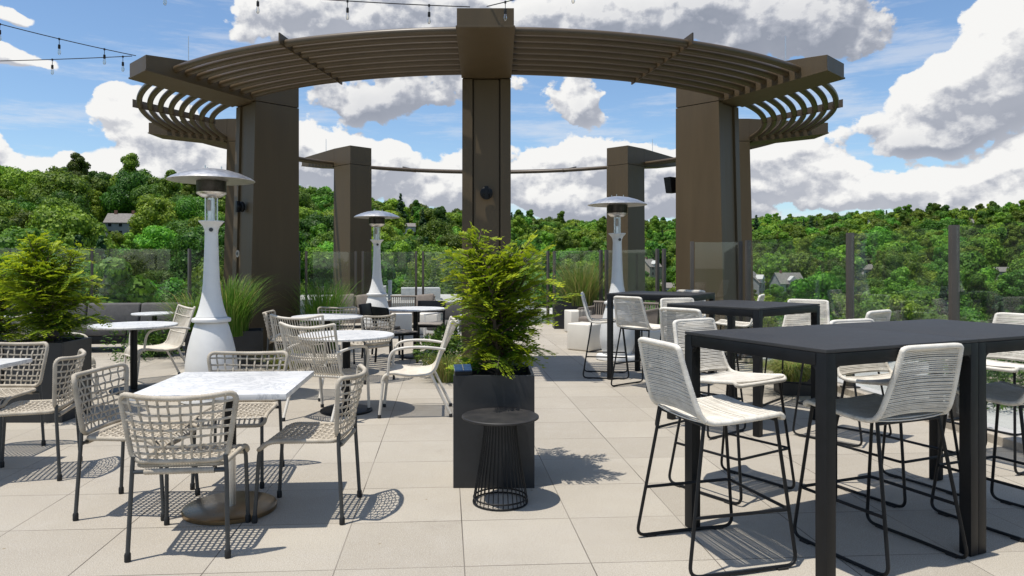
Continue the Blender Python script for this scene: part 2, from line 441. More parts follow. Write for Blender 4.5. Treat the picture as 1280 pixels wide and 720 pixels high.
def make_arm_chair():
    """low lounge armchair: cream tube frame, strands of rope running down the back, over the seat and its front"""
    t = thing('rope_armchair', '', 'armchair')
    prof = catmull([(0,-.40,.875),(0,-.365,.80),(0,-.30,.66),(0,-.235,.53),(0,-.18,.435),(0,-.11,.398),(0,.05,.392),(0,.18,.412),(0,.255,.405),(0,.293,.36),(0,.30,.29)], 5)
    n = len(prof)
    isplit = min(range(n), key=lambda i: (Vector((0,-.15,.415))-prof[i]).length)
    def hw(i): 
        tt = 1-i/(n-1); return .262+.018*max(0, (i < isplit)*1.0)
    def bow(p, u, i):          # the back is dished, its top edge dips between raised corners
        k = max(0, (p.z-.45)/.42)
        return Vector((u*(.262+.02*k), p.y+.06*k*u*u, p.z+.02*k*abs(u)**3-.015*k*(1-u*u)))
    bk, st = MB(), MB()
    side = lambda u, a, b: [bow(prof[i], u, i) for i in range(a, b)]
    top = [bow(prof[0], u, 0) for u in (-.66, -.33, 0, .33, .66)]
    bk.tube(rounded(list(reversed(side(-1, 0, isplit+1)))+top+side(1, 0, isplit+1), .05, 4), .0145, 8, ridge=.12, step=.007)
    for s in (-1, 1): st.tube(side(s, isplit, n-2), .0145, 8, ridge=.12, step=.007)
    st.tube([bow(prof[n-3], u, n-3) for u in (-1, -.5, 0, .5, 1)], .013, 8)
    ns = 19
    for k in range(ns):
        u = -1+2*(k+1)/(ns+1)
        bk.tube([bow(prof[i], u*.97, i) for i in range(0, isplit+1, 2)], .0055, 6)
        st.tube([bow(prof[i], u*.97, i)+Vector((0, 0, .003)) for i in range(isplit, n-1, 2)], .0072, 6)
    for v in (.30, .62): 
        i = int(isplit*v); bk.tube([bow(prof[i], u, i)+Vector((0, .006, 0)) for u in (-1, -.5, 0, .5, 1)], .006, 6)
    st.tube([bow(prof[isplit], u, isplit)-Vector((0, 0, .016)) for u in (-1, 0, 1)], .013, 8)
    bk.build('backrest', M['cream'], t, 60); st.build('seat', M['cream'], t, 60)
    for s in (-1, 1):
        a = MB()
        a.tube(rounded([(s*.275,-.285,.635),(s*.305,-.10,.662),(s*.318,.10,.660),(s*.312,.225,.622),(s*.285,.245,.40)], .10, 6), .0135, 10)
        a.build('armrest', M['cream_tube'], t)
        for pts in ([(s*.268,.29,.34),(s*.262,.325,.025)], [(s*.255,-.15,.405),(s*.25,-.335,.025)]):
            l = MB(); l.tube(pts, .0135, 10); lo = l.build('leg', M['cream_tube'], t)
            f = MB(); f.lathe([(.016, 0), (.017, .004), (.017, .03), (.014, .034)], 10, (pts[1][0], pts[1][1], 0)); f.build('foot_cap', M['rubber'], lo)
    return t

def make_stool():
    """bar stool: black sled frame, seat and back wound with white cord"""
    t = thing('bar_stool', '', 'bar stool')
    prof = catmull([(0,.235,.700),(0,.222,.722),(0,.12,.712),(0,-.02,.700),(0,-.13,.696),(0,-.185,.708),(0,-.215,.75),(0,-.245,.84),(0,-.275,.95),(0,-.300,1.05)], 8)
    L_ = [0]
    for a, b in zip(prof[:-1], prof[1:]): L_.append(L_[-1]+(b-a).length)
    tot = L_[-1]
    def at(s):
        s = max(0, min(tot, s))
        for i in range(len(L_)-1):
            if s <= L_[i+1]:
                k = (s-L_[i])/max(1e-9, L_[i+1]-L_[i]); return prof[i].lerp(prof[i+1], k)
        return prof[-1].copy()
    s_seat = min(range(200), key=lambda i: (at(tot*i/199)-Vector((0,-.185,.708))).length)/199*tot
    def hw(s):
        if s < s_seat: return .238-.004*s/s_seat
        return .234-.044*(s-s_seat)/(tot-s_seat)
    seat, back = MB(), MB()
    # wrapped frames
    fl = [Vector((-hw(s), *at(s)[1:])) for s in [s_seat*i/14 for i in range(15)]]
    fr = [Vector((-p.x, p.y, p.z)) for p in fl]
    seat.tube(rounded(list(reversed(fl))+fr, .05, 4), .0135, 8, ridge=.1, step=.006)
    bs = [s_seat+(tot-s_seat)*i/14 for i in range(15)]
    bl = [Vector((-hw(s), *at(s)[1:])) for s in bs]; brr = [Vector((-p.x, p.y, p.z)) for p in bl]
    back.tube(rounded(bl+list(reversed(brr)), .06, 5), .0145, 8, ridge=.1, step=.006)
    rn = random.Random(11)
    def normal(s):
        d = at(s+.004)-at(s-.004); d.normalize(); return Vector((0, -d.z, d.y))   # out of the sitter's side
    def wind(mb, s0, s1, pitch, sag):
        s = s0
        while s < s1:
            for layer in (0, 1):
                a = s+rn.uniform(-.0012, .0012)+(pitch*.5 if layer else 0); b = a+rn.uniform(-.0022, .0022)
                if not (s0 <= a <= s1): continue
                pts = []
                for k in range(7):
                    u = -1+2*k/6; q = a+(b-a)*(k/6)
                    p = at(q); h = hw(q); nn = normal(q)
                    p = Vector((u*h, p.y, p.z))
                    p += nn*(-sag*(1-u*u)+(.0065 if layer else -.0065)*(1 if abs(u) < .99 else .6))
                    pts.append(p)
                mb.tube(pts, .0034, 5, caps=False)
            s += pitch
    wind(seat, .018, s_seat-.004, .0098, -.012)
    wind(back, s_seat+.006, tot-.012, .0098, .018)
    seat.build('seat', M['cord'], t, 60); back.build('backrest', M['cord'], t, 60)
    for s in (-1, 1):
        l = MB()
        l.tube(rounded([(s*.205,-.175,.690),(s*.262,-.285,.012),(s*.272,-.02,.0115),(s*.262,.285,.012),(s*.214,.205,.700)], .055, 6), .0088, 8)
        lo = l.build('sled_leg', M['black'], t)
        for y in (-.2, .2):
            g = MB(); g.box(s*.268-.012, s*.268+.012, y-.028, y+.028, .0, .010); g.build('glide', M['rubber'], lo, bevel=.002)
    zf = .27; y1 = .254; xf = .248
    k = MB(); k.tube(rounded([(-.243,-.245,zf),(-xf,y1,zf),(xf,y1,zf),(.243,-.245,zf)], .03, 4), .0085, 8); k.build('footrest', M['black'], t)
    for yy, zz, xx in ((-.178, .683, .205), (.203, .692, .213)):
        u_ = MB(); u_.tube([(-xx,yy,zz),(xx,yy,zz)], .0085, 8); u_.build('seat_crossbar', M['black'], t)
    return t

BT_L, BT_W, BT_H = 1.05, .92, 1.065
def make_bar_table():
    t = thing('bar_table', '', 'bar table')
    a, b = BT_L/2, BT_W/2
    m = MB(); m.box(-a, a, -b, b, BT_H-.016, BT_H); m.build('tabletop', M['tabletop'], t, bevel=.0025)
    m = MB(); w = .05
    for s in (-1, 1):
        m.box(-a+w+.001, a-w-.001, s*b-(w*.6 if s > 0 else 0), s*b+(0 if s > 0 else w*.6), BT_H-.075, BT_H-.018)
        m.box(s*a-(w*.6 if s > 0 else 0), s*a+(0 if s > 0 else w*.6), -b+w+.001, b-w-.001, BT_H-.075, BT_H-.018)
    m.build('apron', M['black'], t, bevel=.002)
    for sx in (-1, 1):
        for sy in (-1, 1):
            l = MB(); x0, y0 = sx*a, sy*b
            l.box(min(x0, x0-sx*.058), max(x0, x0-sx*.058), min(y0, y0-sy*.058), max(y0, y0-sy*.058), .004, BT_H-.0175)
            # small curved gussets where the leg meets the apron
            for d in (0, 1):
                pts = []
                for k in range(6):
                    g = pi/2*k/5; pts.append((.03*(1-sin(g)), .03*(1-cos(g))))
                top = BT_H-.0765; q = []
                for off in (.002, .026):
                    ring = [(0, 0)]+pts
                    for (hx, hz) in ring:
                        if d == 0: q.append((x0-sx*(.0585+hx), y0-sy*off, top-hz))
                        else: q.append((x0-sx*off, y0-sy*(.0585+hx), top-hz))
                nn = len(pts)+1
                l.add(q, [list(range(nn)), [nn+i for i in reversed(range(nn))]]+[[i, (i+1) % nn, nn+(i+1) % nn, nn+i] for i in range(nn)])
            lo = l.build('leg', M['black'], t, bevel=.002)
            f = MB(); cx, cy = x0-sx*.029, y0-sy*.029; f.box(cx-.022, cx+.022, cy-.022, cy+.022, 0, .005); f.build('foot_glide', M['rubber'], lo)
    return t

def make_round_table(r=.46, h=.745):
    t = thing('round_table', '', 'table')
    m = MB(); m.lathe([(0, h-.024), (r-.006, h-.024), (r, h-.018), (r, h-.005), (r-.004, h), (0, h)], 64); m.build('tabletop', M['marble'], t, 30)
    m = MB(); m.lathe([(.17, h-.034), (.17, h-.0255), (.04, h-.0255)], 24); m.lathe([(.038, .024), (.038, h-.035)], 24); m.build('pedestal', M['black'], t)
    m = MB(); m.lathe([(.245, 0), (.25, .004), (.25, .016), (.24, .022), (.05, .024), (.0, .024)], 48); m.build('base', M['black'], t)
    return t

def make_square_table(w=.82, h=.745):
    t = thing('square_table', '', 'table')
    a = w/2
    m = MB(); m.box(-a, a, -a, a, h-.030, h); m.build('tabletop', M['marble'], t, bevel=.004)
    m = MB(); m.lathe([(.034, .36), (.034, h-.045)], 24); m.box(-.2, .2, -.2, .2, h-.044, h-.032); m.build('pedestal', M['black'], t)
    m = MB(); m.lathe([(.031, .03), (.031, .358)], 24); m.build('pedestal_sleeve', M['steel'], t)
    m = MB(); m.lathe([(.255, 0), (.262, .004), (.262, .024), (.255, .029), (.04, .030), (0, .030)], 56); m.build('base', M['bronze_disc'], t)
    return t

def make_wood_chair():
    """black armless dining chair with a solid back rail and a grey slatted seat"""
    t = thing('black_chair', '', 'chair')
    m = MB()
    for s in (-1, 1):
        l = MB(); l.tube([(s*.21,-.25,0),(s*.21,-.215,.44),(s*.21,-.28,.80)], .021, 6, ry=.017, up=(0,1,0)); l.build('leg', M['black'], t)
        l = MB(); l.tube([(s*.21,.20,0),(s*.21,.20,.43)], .021, 6, ry=.019, up=(0,1,0)); l.build('leg', M['black'], t)
        m.box(s*.21-.016, s*.21+.016, -.19, .178, .56, .585) if False else None
    m = MB(); m.box(-.19, .19, -.212, .22, .405, .436); m.build('seat_frame', M['black'], t, bevel=.003)
    m = MB()
    for k in range(7): m.box(-.205, .205, -.19+k*.059, -.19+k*.059+.05, .438, .456)
    m.build('seat', M['seatwood'], t, bevel=.003)
    m = MB(); rows = []
    m.hexa([(-.232,-.265,.615),(.232,-.265,.615),(.232,-.243,.615),(-.232,-.243,.615)], [(-.232,-.300,.81),(.232,-.300,.81),(.232,-.278,.81),(-.232,-.278,.81)])
    m.build('backrest', M['black'], t, bevel=.004)
    return t

def make_heater():
    t = thing('patio_heater', '', 'heater')
    m = MB()
    m.lathe([(.30, 0), (.315, .01), (.315, .05), (.30, .075), (.20, .085)], 56); m.build('base', M['white'], t)
    m = MB()
    m.lathe([(.205, .086), (.235, .16), (.258, .26), (.262, .34), (.252, .45), (.232, .56), (.205, .67), (.178, .765), (.16, .815)], 88, flute=.007); m.build('bulb_body', M['white'], t, 20)
    m = MB(); m.lathe([(.15, .816), (.192, .822), (.197, .84), (.192, .858), (.165, .868), (.14, .872)], 56); m.build('collar', M['white'], t)
    m = MB()
    m.lathe([(.158, .873), (.14, .92), (.118, 1.0), (.098, 1.10), (.085, 1.22), (.076, 1.42), (.069, 1.62), (.066, 1.74), (.070, 1.79), (.088, 1.83), (.128, 1.872), (.126, 1.88), (.0, 1.88)], 88, flute=.007); m.build('column', M['white'], t, 20)
    m = MB()
    m.lathe([(.012, 1.881), (.012, 2.13)], 12)
    for k in range(4):
        a = pi/4+k*pi/2; m.lathe([(.008, 1.881), (.008, 2.14)], 8, (.058*cos(a), .058*sin(a), 0))
    m.lathe([(.040, 1.881), (.040, 2.0), (.036, 2.13)], 24); m.build('riser', M['steel'], t)
    m = MB(); m.lathe([(.05, 2.121), (.10, 2.13), (.148, 2.165), (.152, 2.18)], 40); m.build('burner_pan', M['steel'], t)
    m = MB(); m.lathe([(.145, 2.181), (.150, 2.19), (.150, 2.375), (.135, 2.385)], 40); m.build('burner_screen', M['dark_steel'], t)
    m = MB()
    m.lathe([(.435, 2.300), (.44, 2.304), (.40, 2.332), (.30, 2.376), (.18, 2.411), (.06, 2.429), (0, 2.432)], 72)
    m.lathe([(0, 2.422), (.06, 2.419), (.18, 2.401), (.30, 2.366), (.395, 2.325), (.435, 2.299)], 72)
    for k in range(3):
        a = .5+k*2*pi/3; m.lathe([(.006, 2.41), (.006, 2.455)], 8, (.10*cos(a), .10*sin(a), 0))
    m.build('reflector', M['steel'], t, 40)
    m = MB(); m.box(-.020, .020, -.052, -.046, 1.985, 2.10); m.build('rating_plate', M['kerb'], t)
    m = MB(); m.lathe([(0, -.004), (.021, -.004), (.021, .004), (0, .004)], 20); o = m.build('badge', M['charcoal'], t)
    o.location = (.042, -.066, 1.785); o.rotation_euler = (pi/2, 0, .5)
    return t
# ------------------------------------------------------------------ plants
def rdir(rn):
    while True:
        v = Vector((rn.uniform(-1, 1), rn.uniform(-1, 1), rn.uniform(-1, 1)))
        if .05 < v.length <= 1: return v.normalized()

def leaf(mb, p, d, nrm, ln, w, tint):
    """pointed four-sided leaf from p along d"""
    d = d.normalized(); s = d.cross(nrm)
    if s.length < 1e-5: s = d.orthogonal()
    s = s.normalized()*w
    mb.add([p, p+d*ln*.45+s, p+d*ln, p+d*ln*.45-s], [(0, 1, 2, 3)], tint)

def cedar_meshes(seed, height, rad, nb=120, skew=(0, 0)):
    rn = random.Random(seed); wood, fol = MB(), MB()
    trunk = [Vector((skew[0]*k+rn.uniform(-.01, .01), skew[1]*k+rn.uniform(-.01, .01), height*.93*k)) for k in [i/8 for i in range(9)]]
    wood.tube(trunk, [.022*(1-.8*i/8)+.003 for i in range(9)], 8)
    stems = [trunk]
    for q in range(3):          # side leaders
        a = (3.0, .4, 4.4)[q]; o = Vector((cos(a), sin(a), 0)); zt = height*(1.10, .99, .78)[q]; k0 = .10+.08*q
        st_ = [trunk[1].lerp(trunk[2], k0)+o*rad*.42*(i/8)**.7+Vector((0, 0, (zt-trunk[1].z)*i/8)) for i in range(9)]
        wood.tube(st_, [.014*(1-.8*i/8)+.002 for i in range(9)], 6); stems.append(st_)
    for i in range(nb):
        k = .01+.99*((i+.5)/nb)
        z = height*(.03+.92*k)
        a = i*2.39996+rn.uniform(-.4, .4)
        prof = .66+1.1*k if k < .30 else (1.0-.25*(k-.30)/.38 if k < .68 else max(.20, .75-2.6*(k-.68)))
        L = rad*prof*rn.choice((.35, .5, .65, .8, .92, 1.0, 1.05, 1.28))+.05
        j = min(7, int(k*8)); f = k*8-j
        st_ = stems[(0, 1, 0, 2, 0, 3, 1)[i % 7]]
        p0 = st_[j].lerp(st_[j+1], min(1, f)); L *= 1. if st_ is trunk else .68
        out = Vector((cos(a), sin(a), 0)); rise = rn.uniform(.35, 1.05)*(.75+.8*k)
        pts = []; sw = rn.uniform(-1.1, 1.1); sd_ = out.cross(Vector((0, 0, 1)))
        for q in range(9):
            s = q/8
            pts.append(p0+out*L*s+sd_*L*.38*sw*s*s+Vector((0, 0, L*(rise*s-.40*s*s*(1.15-k)))))
        wood.tube(pts, [.0055*(1-s/8)+.0012 for s in range(9)], 5)
        roll = rn.uniform(-.6, .6)
        side0 = out.cross(Vector((0, 0, 1))); up0 = (Vector((0, 0, 1))*cos(roll)+side0*sin(roll))
        bt = rn.uniform(-.15, .22)+.22*k
        ns = max(6, int(L/.027))
        for q in range(ns):
            s = .10+.90*q/ns; ii = min(7, int(s*8)); b = pts[ii].lerp(pts[ii+1], s*8-ii)
            t = (pts[ii+1]-pts[ii]).normalized(); sd = t.cross(up0).normalized()*(1 if q % 2 else -1)
            ln = (.055+.085*sin(pi*min(1, s*.9+.08))**.8)*rn.uniform(.7, 1.25)*min(1.2, .6+L*1.6)
            d = (t*.75+sd*.8+Vector((0, 0, rn.uniform(-.35, .2)))).normalized()
            nl = max(5, int(ln/.0105))
            for w in range(nl):
                x = w/nl; pp = b+d*ln*x+Vector((0, 0, -.25*ln*x*x))
                if pp.z < .075: continue
                ss = d.cross(up0).normalized()*(1 if w % 2 else -1)
                dd = (d*.8+ss*.62+rdir(rn)*.10)
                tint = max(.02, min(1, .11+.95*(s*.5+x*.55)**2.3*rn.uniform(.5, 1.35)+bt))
                leaf(fol, pp, dd, up0+rdir(rn)*.25, (.050-.026*x)*rn.uniform(.8, 1.25), .0098, tint)
            if (b+d*ln).z > .075: leaf(fol, b+d*ln, d, up0, .03, .005, min(1, .5+bt))
    return wood, fol

def make_cedar(label, seed, height, rad, loc, nb=120, skew=(0, 0)):
    t = thing('cedar_shrub', label, 'shrub', loc)
    w, f = cedar_meshes(seed, height, rad, nb, skew)
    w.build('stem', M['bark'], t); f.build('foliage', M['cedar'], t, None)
    return t

def make_grass(label, loc, n, ht, spread, lean=.5, seed=1, group=None, name='ornamental_grass', cat='grass', tmin=.0, tmax=.55, base=.12, dry=.25):
    rn = random.Random(seed); mb = MB()
    for i in range(n):
        a = rn.uniform(0, 2*pi); r0 = base*sqrt(rn.random()); L = ht*rn.uniform(.55, 1.12)
        a2 = a+rn.uniform(-.6, .6)
        out = Vector((cos(a2), sin(a2), 0)); p = Vector((r0*cos(a), r0*sin(a), 0))
        bend = spread*rn.uniform(.15, 1.)*(.4+.8*r0/base)
        side = out.cross(Vector((0, 0, 1)))*rn.uniform(.0022, .0042)*(1+ht*.4)
        rows = []
        tint = min(1, (rn.uniform(.7, 1) if rn.random() < dry else rn.uniform(tmin, tmax))+.001)
        for q in range(7):
            s = q/6
            c = p+out*bend*(s**1.7)+Vector((0, 0, L*(s-lean*s**2.6)))
            rows.append((c, side*(1-s**2*.95)))
        for (c1, s1), (c2, s2) in zip(rows[:-1], rows[1:]):
            mb.add([c1-s1, c1+s1, c2+s2, c2-s2], [(0, 1, 2, 3)], tint)
    o = mb.build(name, M['grass'], None, None); o.location = loc
    return tag(o, label, cat, group)

def make_bush(label, loc, rad, n, seed, size=.05, m='juniper', name='green_shrub', flat=1., cat='shrub'):
    rn = random.Random(seed); mb = MB()
    lob = [(Vector((rn.gauss(0, rad*.45), rn.gauss(0, rad*.45), rad*flat*rn.uniform(.25, .95))), rad*rn.uniform(.35, .6)) for _ in range(9)]
    for i in range(n):
        c, r = rn.choice(lob); d = rdir(rn); p = c+d*r*rn.uniform(.55, 1.05)
        if p.z < .02: continue
        leaf(mb, p, d+rdir(rn)*.8, rdir(rn), size*rn.uniform(.6, 1.4), size*.16, rn.random()**1.5+.01)
    o = mb.build(name, M[m], None, None); o.location = loc
    return tag(o, label, cat)

def crown_mesh(name, seed, h, w, nl, leafsize, kind='broad', nlobes=16, core=True):
    """tree crown in local units: trunk base at the origin, height h, width w; material 0 leaves, 1 bark"""
    rn = random.Random(seed); mb = MB()
    lobes = []
    if kind == 'broad':
        for i in range(nlobes):
            k = (i+.5)/nlobes; a = i*2.4+rn.uniform(-.5, .5)
            z = h*(.34+.56*k); rr = w*.5*(.62*sqrt(max(0, 1-(2*k-.85)**2*.62)))*rn.uniform(.45, 1.12)
            lobes.append((Vector((rr*cos(a), rr*sin(a), z)), w*rn.uniform(.13, .235)*(1.12-.4*k)))
        lobes.append((Vector((0, 0, h*.62)), w*.30))
    elif kind == 'tall':
        for i in range(nlobes):
            k = (i+.5)/nlobes; a = i*2.4+rn.uniform(-.5, .5)
            rr = w*.5*.6*(1-k*.6)*rn.uniform(.4, 1.1)
            lobes.append((Vector((rr*cos(a), rr*sin(a), h*(.22+.72*k))), w*rn.uniform(.14, .23)*(1.15-.55*k)))
    else:
        for i in range(nlobes):
            k = (i+.5)/nlobes; a = i*2.4
            rr = w*.5*.72*(1-k)*rn.uniform(.6, 1.1)
            lobes.append((Vector((rr*cos(a), rr*sin(a), h*(.10+.84*k))), w*(.05+.15*(1-k))*rn.uniform(.8, 1.2)))
    wt = [r*r for _, r in lobes]
    for i in range(nl):
        c, r = rn.choices(lobes, wt)[0]
        d = rdir(rn); d.z = d.z*.85+.12
        d.normalize()
        sh = rn.uniform(.78, 1.08)
        p = c+Vector((d.x*r*1.08, d.y*r*1.08, d.z*r*.92))*sh
        nn = (d+rdir(rn)*.5).normalized(); t = nn.orthogonal(); t.rotate(Matrix.Rotation(rn.uniform(0, 6.28), 3, nn))
        b = nn.cross(t); s = leafsize*rn.uniform(.55, 1.35)
        q = [p+t*s*.62, p+b*s*.40+nn*s*.1, p-t*s*.55, p-b*s*.45-nn*s*.08]
        mb.add(q, [(0, 1, 2, 3)], rn.random()*.9+.05)
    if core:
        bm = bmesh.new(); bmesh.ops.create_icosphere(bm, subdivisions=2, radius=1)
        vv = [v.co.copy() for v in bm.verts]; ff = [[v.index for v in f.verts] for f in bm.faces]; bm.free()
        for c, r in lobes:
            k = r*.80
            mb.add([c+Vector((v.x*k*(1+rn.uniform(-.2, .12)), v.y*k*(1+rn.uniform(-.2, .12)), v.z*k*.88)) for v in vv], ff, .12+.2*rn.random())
    mb.m = 1
    mb.tube([(0, 0, -1), (rn.uniform(-.1, .1)*w*.1, 0, h*.35), (0, 0, h*.7)], [w*.035, w*.028, w*.008], 7)
    if kind == 'broad':
        for c, r in lobes[::3]: mb.tube([(0, 0, h*.3), (c.x*.5, c.y*.5, h*.3+(c.z-h*.3)*.6), tuple(c)], [w*.018, w*.012, w*.004], 5)
    return mb.mesh(name, [M['conifer' if kind == 'conifer' else 'leaf'], M['bark']], None)

# ------------------------------------------------------------------ pergola
RC = Vector((-.075, 15.2, 0)); NB = 8
R_IN, R_FACE, R_END = 4.65, 5.40, 7.02
Z_J, Z_T = 3.95, 4.42
def pol(r, a, z, t=0.):
    """point at radius r on the ray at angle a (0 = towards the terrace), t to its side"""
    ux, uy = sin(a), -cos(a)
    return (r*ux+t*uy*-1, r*uy+t*ux, z) if False else (r*ux+t*cos(a), r*uy+t*sin(a), z)

def make_pergola():
    t = thing('pergola', 'large round bronze pergola with curved tube slats on eight square posts', 'pergola', RC)
    for i in range(NB):
        a = i*2*pi/NB; zb = -.02 if cos(a) > -.5 else -6.
        m = MB()
        def blk(r0, r1, t0, t1, z0, z1, tap=0.):
            bot = [pol(r0, a, z0, t0), pol(r1+tap, a, z0, t0), pol(r1+tap, a, z0, t1), pol(r0, a, z0, t1)]
            top = [pol(r0, a, z1, t0), pol(r1, a, z1, t0), pol(r1, a, z1, t1), pol(r0, a, z1, t1)]
            m.hexa(bot, top)
        blk(R_IN+.002, R_FACE-.09, -.298, .298, zb, Z_J-.004, .10)
        blk(R_IN, R_FACE, -.33, -.19, zb, Z_J-.006, .10)
        blk(R_IN, R_FACE, .19, .33, zb, Z_J-.006, .10)
        po = m.build('post', M['bronze'], t, None, bevel=.004)
        m = MB(); blk(R_FACE-.088, R_FACE-.03, -.172, .172, zb, Z_J-.008, .10); m.build('recessed_panel', M['bronze'], po, None, bevel=.003)
        if zb > -1:
            m = MB(); blk(R_IN-.006, R_FACE+.106, -.338, .338, 0, .70); m.build('base_cladding', M['bronze'], po, None, bevel=.003)
        m = MB()
        w = .325
        m.hexa([pol(R_IN, a, Z_J+.006, -w), pol(R_FACE, a, Z_J+.006, -w), pol(R_FACE, a, Z_J+.006, w), pol(R_IN, a, Z_J+.006, w)],
               [pol(R_IN, a, Z_T, -w), pol(R_FACE, a, Z_T, -w), pol(R_FACE, a, Z_T, w), pol(R_IN, a, Z_T, w)])
        m.hexa([pol(R_FACE+.001, a, Z_J+.007, -w), pol(R_END, a, 4.13, -w), pol(R_END, a, 4.13, w), pol(R_FACE+.001, a, Z_J+.007, w)],
               [pol(R_FACE+.001, a, Z_T-.001, -w), pol(R_END, a, 4.335, -w), pol(R_END, a, 4.335, w), pol(R_FACE+.001, a, Z_T-.001, w)])
        bo = m.build('beam', M['bronze'], t, None, bevel=.005)
        m = MB(); e = .012
        m.hexa([pol(R_FACE+.06, a, Z_J-.010, -w-e), pol(R_END+e, a, 4.112, -w-e), pol(R_END+e, a, 4.112, w+e), pol(R_FACE+.06, a, Z_J-.010, w+e)],
               [pol(R_FACE+.06, a, Z_J+.010, -w-e), pol(R_END+e, a, 4.134, -w-e), pol(R_END+e, a, 4.134, w+e), pol(R_FACE+.06, a, Z_J+.010, w+e)])
        m.build('soffit_plate', M['bronze'], bo, None, bevel=.002)
        if i not in (0, 4):
            m = MB(); m.lathe([(.008, Z_T-.06), (.006, Z_T+.40)], 8, pol(6.3, a, 0)); m.build('lightning_rod', M['steel'], t)
    for i in range(NB):
        a0 = i*2*pi/NB; a1 = a0+2*pi/NB; am = (a0+a1)/2
        for k in range(8):
            r = 5.45+k*(6.62-5.45)/7; z = 4.035+.172*k/7
            d = math.asin(.30/r)
            m = MB(); m.tube([pol(r, a0+d+(a1-a0-2*d)*q/28, z) for q in range(29)], .048, 12); m.build('shade_tube', M['bronze_tube'], t, 50)
        m = MB()
        z0 = lambda r: 4.035+.172*(r-5.45)/1.17
        m.hexa([pol(5.38, am, z0(5.38)-.055, -.009), pol(6.74, am, z0(6.74)-.055, -.009), pol(6.74, am, z0(6.74)-.055, .009), pol(5.38, am, z0(5.38)-.055, .009)],
               [pol(5.38, am, z0(5.38)+.035, -.009), pol(6.74, am, z0(6.74)+.085, -.009), pol(6.74, am, z0(6.74)+.085, .009), pol(5.38, am, z0(5.38)+.035, .009)])
        m.build('spacer_plate', M['bronze_tube'], t, None)
    return t

def wall_sconce(i, z, label, r=R_FACE-.03+.03):
    a = i*2*pi/NB
    t = thing('wall_sconce', label, 'wall lamp', Vector(RC)+Vector(pol(r+.045, a, z)), a, 'round black sconces on the pergola posts')
    m = MB(); m.lathe([(.075, 0), (.085, .01), (.085, .035), (.07, .045)], 28); o = m.build('back_plate', M['black'], t); o.rotation_euler = (pi/2, 0, 0)
    m = MB(); m.lathe([(.045, .046), (.05, .05), (.05, .10), (.04, .105)], 24); m.box(-.026, .026, -.088, .088, .055, .112); o = m.build('lamp_head', M['black'], t, bevel=.002); o.rotation_euler = (pi/2, 0, 0)
    return t

# ------------------------------------------------------------------ railing
def railing(name, label, path, ph=1.72, pair=False, zb=0.):
    """run of posts with glass panes between; path = list of post positions"""
    t = thing(name, label, 'railing', (0, 0, 0))
    n = len(path)
    for i, p in enumerate(path):
        d = Vector(path[min(i+1, n-1)])-Vector(path[max(i-1, 0)]); ang = atan2(d.y, d.x)
        offs = (-.085, .085) if pair else (0,)
        for o_ in offs:
            m = MB(); R = Matrix.Translation((p[0], p[1], zb)) @ Matrix.Rotation(ang, 4, 'Z')
            m.box(o_-.024, o_+.024, -.036, .036, 0, ph, R); po = m.build('post', M['post'], t, bevel=.003)
            m = MB(); m.box(o_-.06, o_+.06, -.085, .085, .001, .014, R); m.build('base_plate', M['post'], po)
    for a, b in zip(path[:-1], path[1:]):
        a = Vector((*a, 0)); b = Vector((*b, 0)); d = b-a; L = d.length; ang = atan2(d.y, d.x)
        R = Matrix.Translation((a.x, a.y, zb)) @ Matrix.Rotation(ang, 4, 'Z'); e = .125 if pair else .04
        m = MB(); m.box(e, L-e, -.006, .006, .06, ph-.012, R); m.build('glass_pane', M['glass'], t, None)
    return t

# ------------------------------------------------------------------ lounge pieces
def make_sofa(label, x, y, f, w, base='black', cush='fabric', back_h=.76, group=None):
    t = thing('outdoor_sofa', label, 'sofa', (x, y, 0), face(*f), group)
    m = MB(); m.box(-w/2, w/2, -.40, .40, .14, .26); m.box(-w/2, w/2, -.40, -.34, .262, back_h-.1)
    for sx in (-1, 1):
        for y_ in (-.35, .35): m.box(sx*(w/2-.05)-.03, sx*(w/2-.05)+.03, y_-.03, y_+.03, 0, .138)
    m.build('frame', M[base], t, bevel=.004)
    n = max(1, round(w/.9))
    for k in range(n):
        x0 = -w/2+.02+k*(w-.04)/n; x1 = x0+(w-.04)/n-.012
        m = MB(); m.box(x0, x1, -.24, .40, .264, .42); m.build('seat_cushion', M[cush], t, 60, bevel=.035)
        m = MB(); m.hexa([(x0,-.338,.30),(x1,-.338,.30),(x1,-.20,.425),(x0,-.20,.425)] if False else [(x0,-.336,.43),(x1,-.336,.43),(x1,-.17,.43),(x0,-.17,.43)], [(x0,-.36,back_h),(x1,-.36,back_h),(x1,-.24,back_h),(x0,-.24,back_h)])
        m.build('back_cushion', M[cush], t, 60, bevel=.035)
    return t

